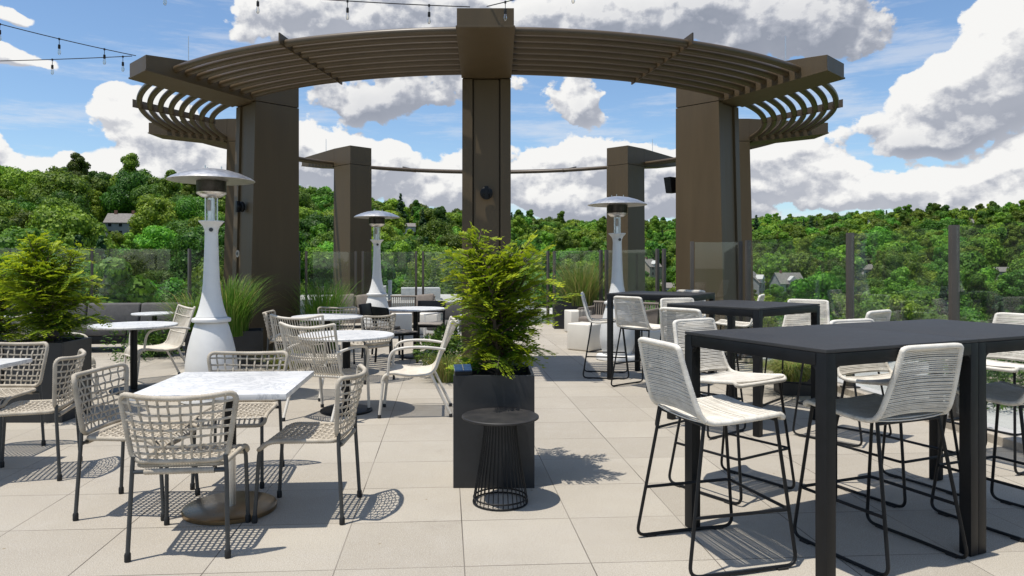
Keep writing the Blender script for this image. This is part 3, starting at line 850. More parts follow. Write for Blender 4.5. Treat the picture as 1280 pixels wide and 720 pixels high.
def make_wicker_sofa(label, x, y, f, w, pillows=(), group=None):
    t = thing('wicker_sofa', label, 'sofa', (x, y, 0), face(*f), group)
    m = MB(); m.box(-w/2, w/2, -.38, .38, .12, .28); m.build('base', M['wicker'], t, bevel=.01)
    m = MB()
    n = int(w/.045)
    for k in range(n+1):
        q = -w/2+w*k/n; m.tube([(q, -.38, .27), (q, -.44, .66)], .012, 6)
    for s in (-1, 1):
        for k in range(11): m.tube([(s*w/2, -.36+k*.06, .27), (s*(w/2+.02), -.38+k*.06, .56)], .011, 6)
        m.tube([(s*(w/2+.02), -.44, .57), (s*(w/2+.02), .26, .56)], .02, 8)
    m.tube([(-w/2-.02, -.44, .665), (w/2+.02, -.44, .665)], .022, 8); m.build('back_frame', M['wicker'], t)
    m = MB(); m.box(-w/2+.03, w/2-.03, -.36, .38, .282, .42); m.build('seat_cushion', M['pillow'], t, 60, bevel=.04)
    for px in pillows:
        m = MB(); m.hexa([(px-.2,-.34,.425),(px+.2,-.34,.425),(px+.2,-.2,.425),(px-.2,-.2,.425)], [(px-.21,-.40,.74),(px+.21,-.40,.70),(px+.21,-.3,.70),(px-.21,-.3,.74)])
        p = m.build('throw_pillow', M['pillow'], None, 60, bevel=.045); p.location = (x, y, 0); p.rotation_euler = (0, 0, face(*f))
        tag(p, 'taupe throw pillow on the '+label, 'pillow', 'throw pillows on the woven sofas')
    return t

def make_planter(label, x, y, w, d, h, rz=0., group=None):
    t = thing('planter', label, 'planter', (x, y, 0), rz, group)
    m = MB(); T = .022
    m.box(-w/2, w/2, -d/2, -d/2+T, 0, h); m.box(-w/2, w/2, d/2-T, d/2, 0, h)
    m.box(-w/2, -w/2+T, -d/2+T+.0005, d/2-T-.0005, 0, h); m.box(w/2-T, w/2, -d/2+T+.0005, d/2-T-.0005, 0, h)
    m.build('planter_box', M['planter'], t, None, bevel=.003)
    m = MB(); rn = random.Random(5); N_ = 14; rows = []
    for i in range(N_+1):
        rows.append([(-w/2+T+(w-2*T)*k/N_, -d/2+T+(d-2*T)*i/N_, h-.07+rn.uniform(-.012, .012)) for k in range(N_+1)])
    m.grid_strip(rows); m.build('soil', M['soil'], t, 60)
    return t

def make_cube_seat(label, x, y, s, rz, group='ivory cube stools'):
    o = MB().box(-s/2, s/2, -s/2, s/2, .006, s).build('cube_stool', M['cube'], None, 60, bevel=.022)
    o.location = (x, y, 0); o.rotation_euler = (0, 0, rz)
    return tag(o, label, 'stool', group)

def make_side_table(x, y):
    t = thing('wire_side_table', 'round black wire side table in front of the middle planter', 'side table', (x, y, 0))
    m = MB(); m.lathe([(0, .508), (.225, .508), (.232, .512), (.232, .520), (.226, .524), (0, .524)], 56); m.build('tabletop', M['worn'], t, 30)
    m = MB()
    prof = [(.163, .012), (.150, .10), (.128, .22), (.108, .35), (.098, .44), (.095, .507)]
    for k in range(34):
        a = 2*pi*k/34; m.tube([(r*cos(a), r*sin(a), z) for r, z in prof], .0032, 5)
    m.build('wire_stem', M['black'], t)
    m = MB()
    for r, z in ((.163, .008), (.160, .035), (.096, .500)):
        m = MB(); m.tube([(r*cos(2*pi*k/40), r*sin(2*pi*k/40), z) for k in range(40)], .0055, 6, True); m.build('wire_ring', M['black'], t)
    return t

def string_light(label, pts, bulbs, sag=0.):
    t = thing('string_light', label, 'string lights', (0, 0, 0), 0, 'festoon cables strung to the pergola')
    P = [Vector(p) for p in pts]
    m = MB(); m.tube(P, .006, 6); m.build('cable', M['rubber'], t)
    seg = [(b-a).length for a, b in zip(P[:-1], P[1:])]; tot = sum(seg)
    for s in bulbs:
        d = s*tot; i = 0
        while i < len(seg)-1 and d > seg[i]: d -= seg[i]; i += 1
        p = P[i].lerp(P[i+1], d/seg[i])
        m = MB(); m.lathe([(.004, .0), (.004, -.075), (.015, -.078), (.016, -.125), (.014, -.13)], 12, p); m.lathe([(.012, .01), (.012, -.015)], 10, p); so = m.build('lamp_socket', M['rubber'], t)
        m = MB(); m.lathe([(.011, -.131), (.014, -.145), (.020, -.172), (.019, -.19), (.011, -.210), (0, -.214)], 14, p); m.build('bulb', M['bulb'], so, 80)
    return t
M['worn'] = mat('worn_black_top', (.016, .016, .017), .55, metal=.2, var=.1, vscale=9, vcol=(.040, .036, .033))
def bulb_mat():
    m, nt, N, L, P = nodes_of('bulb_glass'); N.remove(P)
    tr = N.new('ShaderNodeBsdfTransparent'); tr.inputs['Color'].default_value = (.93, .90, .84, 1)
    gl = N.new('ShaderNodeBsdfGlossy'); gl.inputs['Roughness'].default_value = .05
    lw = N.new('ShaderNodeLayerWeight'); lw.inputs['Blend'].default_value = .55
    ms = N.new('ShaderNodeMixShader'); L.new(lw.outputs['Facing'], ms.inputs['Fac']); L.new(tr.outputs[0], ms.inputs[1]); L.new(gl.outputs[0], ms.inputs[2])
    L.new(ms.outputs[0], N['Material Output'].inputs['Surface']); return m
M['bulb'] = bulb_mat()

# ------------------------------------------------------------------ terrace
RX = lambda d: 4.36-.0639*(d-0)                    # inner line of the right-hand kerb (follows the paving grid)
deck = [(-11.5, -7), (RX(-7)+.0, -7), (RX(10.7), 10.7), (3.05, 10.86), (2.62, 11.3), (2.62, 13.2), (3.95, 13.6), (2.7, 16.6), (1.4, 17.3), (-1.6, 17.7), (-4.6, 17.5), (-6.2, 14.9), (-9.5, 13.2), (-11.5, 12.4)]
def slab(name, poly, z0, z1, m, bevel=0):
    b = MB(); n = len(poly)
    b.add([(x, y, z0) for x, y in poly]+[(x, y, z1) for x, y in poly], [list(reversed(range(n))), list(range(n, 2*n))]+[[i, (i+1) % n, n+(i+1) % n, n+i] for i in range(n)])
    o = b.build(name, m, None, None); o['kind'] = 'structure'; return o
slab('terrace_paving', deck, -.35, 0, M['paver'])
ledge = [(RX(-7)+.17, -7), (7.6, -7), (7.0, 9.6), (5.6, 13.4), (4.2, 13.9), (3.96, 13.6), (2.63, 13.19), (2.63, 11.3), (3.06, 10.87), (RX(10.7)+.17, 10.7)]
slab('roof_ledge', ledge, -.5, -.06, M['concrete'])
slab('lower_roof', [(-14, -7.5), (9, -7.5), (8.6, 14), (6, 19), (6, 24), (-9, 24), (-14, 17)], -16, -3.2, M['roof_flat'])
# kerb along the railing on the right, in lengths
for k in range(10):
    d0 = -6.9+k*1.9; d1 = d0+1.893
    if d1 > 10.65: d1 = 10.65
    if d0 > 10.6: break
    b = MB(); R = lambda d, o: (RX(d)+o, d)
    z = .07
    b.hexa([(*R(d0, .002), -.3), (*R(d0, .165), -.3), (*R(d1, .165), -.3), (*R(d1, .002), -.3)], [(*R(d0, .002), z), (*R(d0, .165), z), (*R(d1, .165), z), (*R(d1, .002), z)])
    o = b.build('kerb', M['kerb'], None, None, bevel=.006); o['kind'] = 'structure'
b = MB(); b.hexa([(6.55, -5, -.5), (6.9, -5, -.5), (6.6, 9.2, -.5), (6.25, 9.2, -.5)], [(6.55, -5, .32), (6.9, -5, .32), (6.6, 9.2, .32), (6.25, 9.2, .32)])
tag(b.build('parapet_wall', M['wall_tan'], None, None, bevel=.01), 'low tan parapet wall along the roof edge beyond the right-hand glass railing', 'wall')

pp = [(RX(d)+.085, d) for d in (-1.7, .3, 2.3, 4.3, 6.3, 7.92, 10.6)]
railing('glass_railing', 'near glass railing with single bronze posts on the stone kerb beside the bar tables', pp, 1.70, False, .07)
railing('glass_railing', 'short glass railing turning in front of the right-hand pergola post', [(3.70, 10.72), (3.0, 10.80)], 1.76)
railing('glass_railing', 'rear glass railing with paired bronze posts behind the lounge seating', [(-4.55, 17.3), (-3.2, 17.35), (-1.75, 17.4), (-.2, 17.3), (1.4, 17.05), (2.42, 15.6), (3.35, 14.3)], 1.72, True)
railing('glass_railing', 'left glass railing behind the dark sofa and the left cedar', [(-11.2, 12.3), (-9.3, 12.75), (-7.5, 13.5), (-6.05, 14.4), (-5.3, 15.9), (-4.75, 17.2)], 1.72)

make_pergola()
wall_sconce(0, 2.38, 'round black sconce on the middle pergola post above the cedar')
wall_sconce(7, 2.32, 'round black sconce on the left pergola post beside the nearest heater')
wall_sconce(5, 2.25, 'round black sconce on the left rear pergola post')
wall_sconce(3, 2.28, 'round black sconce on the right rear pergola post')
# loudspeaker on the right post
t = thing('loudspeaker', 'small black loudspeaker bracketed high on the right pergola post', 'speaker', (2.96, 11.88, 2.72), .5)
b = MB(); b.hexa([(-.06, -.07, -.13), (.07, -.05, -.13), (.07, .06, -.13), (-.06, .07, -.13)], [(-.10, -.08, .13), (.07, -.05, .13), (.07, .06, .13), (-.10, .08, .13)]); b.build('cabinet', M['black'], t, None, bevel=.008)
b = MB(); b.box(.071, .15, -.02, .02, -.03, .03); b.build('bracket', M['black'], t)
t = thing('round_plate', 'small pale round plate on the left pergola post', 'sign plate', (-3.90, 11.05, 1.58), -pi/4)
b = MB(); b.lathe([(0, 0), (.055, 0), (.055, .01), (0, .01)], 20); o = b.build('plate', M['kerb'], t); o.rotation_euler = (pi/2, 0, 0)
b = MB(); b.lathe([(0, .011), (.025, .011), (.025, .016), (0, .016)], 16); o = b.build('button', M['charcoal'], t); o.rotation_euler = (pi/2, 0, 0)

# ------------------------------------------------------------------ dining side
T = TILE_ROT
G = 'square marble-topped dining tables'
sq = make_square_table()
o = place(sq, -1.527, 4.2, (sin(-T), cos(T)), 'square white marble table with four rope chairs and a bronze disc base', G)
o = place(sq, -3.76, 4.84, (-.0, 1), 'square white marble table cut off by the left edge of the photo', G)
G = 'taupe rope side chairs'
ch = make_side_chair()
for x, y, f, lab in [
    (-1.547, 3.735, (-.10, .995), 'nearest rope side chair at the square table, woven back to the viewer'),
    (-2.075, 4.25, (.995, -.03), 'rope side chair on the left side of the nearer square table, facing right'),
    (-1.065, 4.20, (-.995, .02), 'rope side chair on the right side of the nearer square table, facing left'),
    (-1.70, 4.83, (.06, -.998), 'rope side chair behind the nearer square table, facing the viewer'),
    (-3.155, 4.92, (-.965, -.26), 'rope side chair at the right of the cut-off left table, facing left'),
    (-3.76, 5.42, (.02, -1), 'rope side chair in front of the left planter, facing the viewer'),
    (-2.62, 9.30, (.93, .1), 'rope side chair left of the far round table, beside the left pergola post'),
    (-2.18, 9.98, (.05, -1), 'rope side chair behind the far round table, facing the viewer'),
    (-1.55, 8.86, (-.78, .62), 'rope side chair right of the far round table, beside black chairs')]:
    place(ch, x, y, f, lab, G)
rt = make_round_table()
G = 'round marble-topped tables'
for x, y, lab in [(-4.04, 8.12, 'round marble table left of the nearest heater'), (-1.413, 6.99, 'round marble table in the middle, between the cream armchairs'),
                  (-2.14, 9.37, 'round marble table ringed by rope chairs in front of the left pergola post'), (-1.17, 11.03, 'round marble table with black chairs, left of the middle cedar')]:
    place(rt, x, y, (0, 1), lab, G)
ac = make_arm_chair()
G = 'cream rope armchairs'
for x, y, f, lab in [
    (-.735, 6.95, (-.997, -.06), 'cream rope armchair beside the middle planter, in profile facing left'),
    (-1.55, 6.78, (.33, .95), 'cream rope armchair seen from behind at the left front of the middle round table'),
    (-2.0, 7.85, (.12, .99), 'cream rope armchair between the two middle round tables'),
    (-4.10, 8.84, (-.74, -.67), 'cream rope armchair left of the nearest heater, angled to the left'),
    (-4.62, 7.62, (.97, .2), 'cream rope armchair beside the left planter, only its arms showing')]:
    place(ac, x, y, f, lab, G)
bc = make_wood_chair(); bc.name = 'black_chair'
G = 'black wooden chairs'
for x, y, f, lab in [
    (-1.36, 10.38, (.80, .60), 'nearer black chair left of the round table with the black chairs'),
    (-1.68, 11.05, (.97, -.2), 'farther black chair left of the round table, just behind the nearer one'),
    (-1.02, 11.72, (-.05, -1), 'black chair behind the round table, facing the viewer'),
    (-6.35, 10.2, (.25, 1), 'black chair with its back to the viewer, in front of the dark sofa')]:
    place(bc, x, y, f, lab, G)

ht = make_heater()
G = 'white patio heaters'
for x, y, lab in [(-2.95, 7.57, 'nearest white patio heater, left of the dining tables'), (-2.19, 13.7, 'farthest white patio heater, behind the round tables'), (1.87, 10.75, 'white patio heater behind the left end of the far bar table')]:
    place(ht, x, y, (.25, 1), lab, G)

# ------------------------------------------------------------------ bar side
bt = make_bar_table()
e1 = Vector((.907, .42)).normalized()
G = 'black square bar tables'
c1 = Vector((1.44, 3.10))+e1*BT_L/2+Vector((-e1.y, e1.x))*BT_W/2
for c, f, lab in [(c1, (-e1.y, e1.x), 'nearest black bar table, the left of the pair pushed together'),
                  (c1+e1*(BT_L+.004), (-e1.y, e1.x), 'right-hand black bar table of the joined pair, cut by the photo edge'),
                  (Vector((2.31, 6.62)), (-.64, .77), 'middle black bar table behind the pair'),
                  (Vector((2.11, 8.96)), (.56, .83), 'farthest black bar table, in front of the white heater')]:
    place(bt, c.x, c.y, f, lab, G)
st = make_stool()
G = 'white cord bar stools'
for x, y, f, lab in [
    (1.10, 3.59, (.965, .262), 'nearest white cord stool, at the left end of the nearest bar table'),
    (1.53, 4.62, (.55, -.83), 'white cord stool behind the nearest stool, seat pointing right under the table'),
    (1.935, 3.62, (-.37, .93), 'white cord stool in front of the nearest table, full back to the viewer'),
    (2.53, 4.55, (.40, -.92), 'white cord stool under the far side of the nearest bar table, its back in shade'),
    (2.90, 4.02, (-.37, .93), 'white cord stool at the right photo edge, only its shaded seat showing'),
    (3.68, 5.22, (-.9, -.42), 'white cord stool cut off by the right photo edge behind the tables'),
    (1.80, 6.22, (.77, .64), 'white cord stool at the left corner of the middle bar table, back to the viewer'),
    (2.08, 7.46, (.3, -.95), 'white cord stool between the middle and the farthest bar tables'),
    (2.90, 5.97, (-.62, .78), 'white cord stool with its top just above the nearest tabletop'),
    (3.07, 7.22, (-.66, -.75), 'white cord stool at the right of the middle bar table, facing the viewer'),
    (1.45, 9.18, (.97, -.15), 'white cord stool at the left of the farthest bar table, beside the ivory cubes'),
    (1.76, 8.30, (.75, .60), 'white cord stool at the front of the farthest bar table, right of its near leg'),
    (2.95, 8.72, (-.85, .45), 'white cord stool facing left by the railing post and farthest bar table'),
    (2.60, 9.78, (-.56, -.83), 'white cord stool behind the farthest bar table, only its top rail showing')]:
    place(st, x, y, f, lab, G)

# ------------------------------------------------------------------ planters and plants
G = 'square black planters'
make_planter('black square planter in the middle with the solar light on its rim', .012, 4.86, .52, .52, .72, 0, G)
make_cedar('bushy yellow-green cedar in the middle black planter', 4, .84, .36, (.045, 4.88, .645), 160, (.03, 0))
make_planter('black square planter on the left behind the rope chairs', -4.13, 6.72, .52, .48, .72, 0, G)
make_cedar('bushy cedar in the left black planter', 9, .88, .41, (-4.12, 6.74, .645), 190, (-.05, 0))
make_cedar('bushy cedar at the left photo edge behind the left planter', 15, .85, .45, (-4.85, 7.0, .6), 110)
make_planter('black planter under the cedar at the left photo edge', -4.85, 7.0, .52, .52, .66, 0, G)
make_side_table(.05, 4.33)
t = thing('solar_light', 'small solar light with a blue panel on the rim of the middle planter', 'solar light', (-.185, 4.63, .722), .15)
b = MB(); b.box(-.055, .055, -.03, .045, .0, .022); b.build('housing', M['black'], t, bevel=.003)
b = MB(); b.hexa([(-.058, -.035, .024), (.052, -.035, .024), (.052, .045, .052), (-.058, .045, .052)], [(-.058, -.037, .032), (.052, -.037, .032), (.052, .043, .060), (-.058, .043, .060)]); po = b.build('solar_panel', M['panel'], t, None)
b = MB(); b.hexa([(-.005, -.0375, .0335), (.000, -.0375, .0335), (.000, .0425, .0612), (-.005, .0425, .0612)], [(-.005, -.0376, .0350), (.000, -.0376, .0350), (.000, .0424, .0628), (-.005, .0424, .0628)]); b.build('panel_divider', M['steel'], po, None)
t = thing('spotlight', 'small black spotlight on the rim of the left planter', 'spotlight', (-3.93, 6.53, .722), -.6)
b = MB(); b.lathe([(.03, 0), (.03, .01), (.01, .014), (.01, .05)], 14); b.build('stake', M['black'], t)
b = MB(); b.lathe([(.02, 0), (.035, .03), (.042, .09), (.036, .092)], 18, (0, 0, 0)); o = b.build('lamp_head', M['black'], t); o.location = (0, 0, .05); o.rotation_euler = (1.0, 0, 0)

make_planter('long black planter at the foot of the left pergola post', -3.72, 10.05, 1.0, .46, .5, .3, G)
make_grass('tall green fountain grass in the black planter by the left pergola post', (-3.62, 9.98, .43), 900, 1.22, .62, .36, 3, None, tmin=0, tmax=.30, base=.22, dry=.10)
make_grass('green fountain grass left of the nearest heater', (-4.2, 10.2, .38), 620, 1.0, .7, .42, 5, None, tmin=0, tmax=.3, base=.24, dry=.15)
make_grass('tall green fountain grass right of the left pergola post', (-2.72, 11.6, .05), 800, 1.5, .62, .30, 6, None, tmin=0, tmax=.2, base=.22, dry=.1)
make_grass('low straw-coloured grass tuft at the foot of the left pergola post', (-2.86, 9.95, 0), 620, .40, .36, .5, 7, None, tmin=.2, tmax=.6, base=.24, dry=.55)
make_grass('straw-coloured grass tuft behind the armchair by the middle planter', (-.56, 8.75, 0), 520, .55, .34, .45, 8, None, tmin=.1, tmax=.5, base=.14, dry=.5)
make_bush('bright green shrub behind the armchair left of the middle cedar', (-.58, 9.3, 0), .34, 2600, 3, .06, 'juniper', flat=1.5)
make_bush('low green groundcover in the bed behind the left lounge tables', (-5.2, 11.0, 0), .5, 2200, 5, .06, 'juniper', flat=.6)
make_planter('long black planter with pale grass behind the ivory cubes', 1.98, 15.9, 1.25, .5, .58, 0, G)
make_grass('tall pale grass in the long planter behind the ivory cubes', (1.95, 15.9, .5), 900, 1.25, .7, .25, 9, None, tmin=.0, tmax=.5, base=.36, dry=.35)
make_planter('black round-topped planter under the table end by the kerb', 3.32, 7.95, .32, .32, .24, -.1, G)
make_grass('drooping straw-green grass clump beside the kerb beyond the middle bar table', (3.30, 7.9, .16), 1100, .44, .60, .72, 10, None, tmin=.15, tmax=.55, base=.17, dry=.4)
make_grass('drooping green grass clump at the kerb beside the railing post', (3.80, 9.0, 0), 600, .5, .55, .6, 12, None, tmin=.1, tmax=.5, base=.2, dry=.35)
make_bush('green shrubs on the roof ledge beyond the right railing', (5.35, 7.6, -.06), .55, 2600, 8, .07, 'juniper', flat=.75)

# ------------------------------------------------------------------ lounge seating far back
make_sofa('long dark outdoor sofa with grey cushions in front of the left railing', -6.35, 11.9, (.12, -1), 2.6)
make_wicker_sofa('woven lounge sofa left of the farthest heater', -3.05, 16.1, (.3, -1), 1.1, (-.25, .2))
make_wicker_sofa('woven lounge sofa right of the farthest heater', -1.85, 16.2, (-.05, -1), 1.0, (-.3,))
make_wicker_sofa('woven lounge sofa behind the farthest bar table', 3.05, 12.75, (-.9, -.3), .9, ()) if False else None
make_wicker_sofa('woven lounge sofa beyond the farthest bar table', 2.35, 13.6, (-.55, -.84), 1.3, ())
t = thing('lounge_chair', 'white-framed lounge chair with a dark cushion left of the middle cedar', 'lounge chair', (-.72, 12.5, 0), face(-.5, -1))
b = MB()
for s in (-1, 1):
    b.tube([(s*.33, .32, 0), (s*.33, .32, .55), (s*.33, -.34, .55), (s*.33, -.36, 0)], .018, 8)
b.tube([(-.33, -.38, .72), (.33, -.38, .72)], .018, 8); b.tube([(-.33, -.34, .54), (-.33, -.38, .72)], .018, 8); b.tube([(.33, -.34, .54), (.33, -.38, .72)], .018, 8)
b.box(-.31, .31, -.32, .32, .24, .28); b.build('frame', M['white'], t)
b = MB(); b.box(-.3, .3, -.28, .32, .283, .42); b.build('seat_cushion', M['fabric'], t, 60, bevel=.03)
b = MB(); b.box(-.3, .3, -.36, -.24, .425, .74); b.build('back_cushion', M['fabric'], t, 60, bevel=.03)
G = 'ivory cube stools'
make_cube_seat('ivory cube stool beside the white heater, nearest of the right pair', 1.55, 11.95, .44, .86, G)
make_cube_seat('ivory cube stool behind the nearest one, in front of the long planter', 1.78, 14.9, .46, .2, G)
make_cube_seat('ivory cube stool half hidden right of the white heater base', 2.35, 10.95, .42, .3, G)
make_cube_seat('ivory cube stool under the round table with black chairs, left of its post', -1.82, 14.5, .42, .1, G)
make_cube_seat('ivory cube stool right of the post of the round table with black chairs', -1.28, 14.6, .42, -.1, G)
small = make_round_table(.33, .66); small.name = 'side_table'; small['category'] = 'side table'
G = 'small white side tables by the dark sofa'
place(small, -6.9, 10.75, (0, 1), 'small white round side table left of the black chair by the dark sofa', G)
place(small, -5.25, 11.2, (0, 1), 'small white round side table in front of the right end of the dark sofa', G)
b = MB(); b.lathe([(.055, 0), (.055, 3.9), (.06, 3.9), (.06, 3.97), (0, 3.97)], 20); o = b.build('vent_pipe', M['white']); o.location = (-2.75, 19.4, -3.0); tag(o, 'white vent pipe standing on the roof beyond the rear railing', 'vent pipe')

# ------------------------------------------------------------------ festoon lights
def lerp(a, b, n): return [tuple(Vector(a).lerp(Vector(b), i/n)) for i in range(n+1)]
def hang(a, b, sag, n=24):
    return [tuple(Vector(a).lerp(Vector(b), i/n)-Vector((0, 0, sag*4*(i/n)*(1-i/n)))) for i in range(n+1)]
string_light('upper festoon cable from the left sky edge to the left pergola beam', hang((-5.02, 10.15, 4.36), (-8.6, 7.2, 5.0), .12), [.085, .20, .34, .48, .62])
string_light('lower festoon cable from the left sky edge to the left pergola beam', hang((-5.05, 10.1, 4.34), (-11.5, 10.2, 4.36), .08), [.02, .175, .34, .5])
string_light('festoon cable running left from the top of the middle pergola beam', hang((-.25, 8.2, 4.355), (-6.4, 7.6, 4.75), .10), [.075, .222, .38, .54])
string_light('festoon cable rising to the right from the top of the middle pergola beam', hang((-.06, 8.2, 4.36), (3.4, 6.2, 4.85), .10), [.06, .265, .5])
# ------------------------------------------------------------------ the valley
from mathutils import noise as mnoise
RIDGE = [(-1.2, 105, 380), (-.68, 105, 380), (-.62, 98, 380), (-.50, 96, 390), (-.40, 100, 400), (-.33, 92, 420), (-.24, 84, 460), (-.12, 66, 540), (0., 56, 640), (.10, 48, 720), (.24, 46, 820), (.36, 50, 880), (.50, 58, 940), (.66, 66, 960), (.80, 70, 960), (1.2, 70, 960)]
def ridge(az):
    if az <= RIDGE[0][0]: return RIDGE[0][1:]
    for (a, v, r), (b, w, q) in zip(RIDGE[:-1], RIDGE[1:]):
        if az <= b: k = (az-a)/(b-a); return v+(w-v)*k, r+(q-r)*k
    return RIDGE[-1][1:]
def hgt(x, y):
    r = sqrt(x*x+y*y); az = atan2(x, y)
    if abs(az) > 1.6: return -16.
    v, R = ridge(az)
    q_ = max(0, min(1, (az+.30)/.45)); r0 = 85+65*q_; zv = -19-7*q_
    zr = 1.44+v/900*R*cos(max(-1.1, min(1.1, az)))-14
    if r < r0: return zv+1.5*mnoise.noise(Vector((x*.02, y*.02, 0)))
    t = min(1, (r-r0)/(R-r0))
    z = zv+(zr-zv)*(.55*t+.45*t*t*(3-2*t))
    z += 6*mnoise.noise(Vector((x*.008, y*.008, 1.3)))*min(1, t*4)*(1-.6*t)+2*mnoise.noise(Vector((x*.022, y*.022, 4)))
    if r > R: z -= .12*(r-R)
    return z
b = MB()
rings = [0, 20, 40, 60, 75, 90, 105, 120, 140, 160, 185, 210, 240, 270, 300, 335, 370, 400, 440, 480, 530, 580, 640, 700, 760, 820, 880, 940, 1000, 1100, 1300, 1700, 2600, 4000]
NA = 180
rows = []
for r in rings:
    rows.append([(r*sin(2*pi*k/NA), r*cos(2*pi*k/NA), hgt(r*sin(2*pi*k/NA), r*cos(2*pi*k/NA)) if 0 < r <= 1300 else (-16 if r == 0 else -30)) for k in range(NA+1)])
b.grid_strip(rows)
o = b.build('valley_ground', M['ground'], None, 180); o['kind'] = 'structure'

# --- houses among the trees: (azimuth tangent u, elevation tangent v) fix the direction, the slope fixes the distance
def site(u, v, lift=2.5, rmin=80, rmax=1000):
    best = None
    L = sqrt(1+u*u)
    d = rmin
    while d < rmax:
        x, y = u*d, d
        if hgt(x, y)+lift >= 1.44+v*d: return x, y
        d += 2
    return None
def gable_house(name, label, cat, x, y, w, dpt, h, rh, rz, wall, roof='roof', chim=1, wins=2, flat=False, dormer=False, group=None):
    t = thing(name, label, cat, (x, y, hgt(x, y)+.6), rz, group)
    a, c = w/2, dpt/2
    m = MB(); m.box(-a, a, -c, c, -4, h)
    if not flat:
        m.add([(-a, -c, h), (-a, c, h), (-a, 0, h+rh*.96)], [(0, 2, 1)]); m.add([(a, -c, h), (a, c, h), (a, 0, h+rh*.96)], [(0, 1, 2)])
    m.build('wall', M[wall], t, None)
    m = MB(); e = .35
    if flat:
        m.box(-a-e, a+e, -c-e, c+e, h+.005, h+.5)
    else:
        k = rh/c
        for s in (-1, 1):
            m.hexa([(-a-e, s*(c+e), h-e*k+.05), (a+e, s*(c+e), h-e*k+.05), (a+e, s*.001, h+rh+.05), (-a-e, s*.001, h+rh+.05)] if s < 0 else [(-a-e, s*.001, h+rh+.05), (a+e, s*.001, h+rh+.05), (a+e, s*(c+e), h-e*k+.05), (-a-e, s*(c+e), h-e*k+.05)],
                   [(-a-e, s*(c+e), h-e*k+.28), (a+e, s*(c+e), h-e*k+.28), (a+e, s*.001, h+rh+.28), (-a-e, s*.001, h+rh+.28)] if s < 0 else [(-a-e, s*.001, h+rh+.28), (a+e, s*.001, h+rh+.28), (a+e, s*(c+e), h-e*k+.28), (-a-e, s*(c+e), h-e*k+.28)])
    ro = m.build('roof', M[roof], t, None)
    for k in range(chim):
        q = -a*.55+k*a*1.1; m = MB(); m.box(q-.45, q+.45, -.4, .4, h+rh*.55, h+rh+1.3); m.build('chimney', M['brick'], ro, None)
    for lvl in range(2 if h > 4.5 else 1):
        for k in range(wins):
            q = -a+w*(k+.5)/wins; z = .9+lvl*2.8
            m = MB(); m.box(q-.5, q+.5, -c-.06, -c-.003, z, z+1.4); m.build('window', M['window'], t, None)
    if dormer:
        m = MB(); m.box(-1.5, 1.5, -c-.5, -c+2.2, h-.2, h+1.6); m.add([(-1.9, -c-.8, h+1.5), (1.9, -c-.8, h+1.5), (0, -c-.8, h+3.4), (-1.9, -c+2.4, h+1.5), (1.9, -c+2.4, h+1.5), (0, -c+2.4, h+3.4)], [(0, 1, 2), (3, 5, 4), (0, 2, 5, 3), (1, 4, 5, 2), (0, 3, 4, 1)]); do = m.build('dormer', M['wall_white'], t, None)
        m = MB(); m.box(-.55, .55, -c-.56, -c-.503, h+.1, h+1.3); m.build('dormer_window', M['window'], do, None)
    return t
HS = []
def house(px, py, lift, *a, **k):
    s = site((px-615)/900, (328.5-py)/900, lift)
    if not s: return
    nm, lab, cat, w, dpt, h, rh, rz, wall = a
    HS.append((s[0], s[1], max(w, dpt), (328.5-py)/900)); gable_house(nm, lab, cat, s[0], s[1], w, dpt, h, rh, rz, wall, **k)
house(156, 285, 4, 'stone_house', 'grey stone house with two chimneys on the left hillside', 'house', 10, 8, 5, 3, .15, 'wall_grey', chim=2, wins=3)
house(116, 245, 6, 'long_house', 'long low pale house on the left skyline', 'house', 17, 8, 4, 2, -.1, 'wall_white', chim=0, wins=5)
house(812, 338, 4, 'brick_house', 'tan gabled house low in the valley between the right pergola posts', 'house', 9, 9, 5.2, 4, .6, 'wall_tan', chim=1, wins=2, dormer=True)
house(838, 362, 3, 'white_house', 'small white house low in the valley left of the right pergola post', 'house', 9, 6, 3.2, 2, -.2, 'wall_white', chim=0)
house(938, 358, 5, 'victorian_house', 'grey gabled house just right of the right pergola post', 'house', 8, 10, 6, 4.5, .9, 'wall_grey', chim=1, dormer=True)
house(984, 358, 5, 'victorian_house', 'grey shingled house with a white gable and brick chimney in the valley', 'house', 11, 10, 5.5, 4.5, .1, 'wall_grey', chim=1, dormer=True)
house(1085, 283, 4, 'white_house', 'small white gabled house among trees on the right hillside', 'house', 9, 7, 6, 4, 1.2, 'wall_white', chim=0)
house(1127, 272, 4, 'cottage', 'small tan cottage high on the right hillside', 'house', 9, 7, 5, 4, .5, 'wall_tan', chim=0)
house(1216, 280, 5, 'brick_house', 'brick house with a tall chimney on the right hillside behind the nearest railing post', 'house', 12, 9, 5, 4, .2, 'wall_tan', chim=1)
house(1258, 342, 3, 'low_house', 'low grey-roofed house among trees at the right edge', 'house', 13, 7, 3.2, 2, .1, 'wall_grey', chim=0, wins=3)
house(1082, 340, 3, 'white_house', 'tiny white house in the trees right of the middle railing post', 'house', 7, 6, 3.5, 2.5, .2, 'wall_white', chim=0)
house(510, 287, 3, 'white_house', 'white house halfway up the hillside right of the farthest heater', 'house', 9, 6, 4, 2, .2, 'wall_white', chim=0)
house(548, 265, 3, 'pale_house', 'pale house high on the hillside left of the middle pergola post', 'house', 9, 6, 4, 2, -.2, 'wall_white', chim=0)
house(950, 266, 9, 'apartment_block', 'long tan apartment block on the skyline right of the right pergola post', 'building', 42, 12, 9, 0, .05, 'wall_tan', chim=0, wins=12, flat=True, roof='wall_tan')
house(815, 280, 8, 'school_building', 'low tan building on the skyline behind the right rear post', 'building', 26, 12, 7, 0, .05, 'wall_tan', chim=0, wins=7, flat=True, roof='wall_tan')
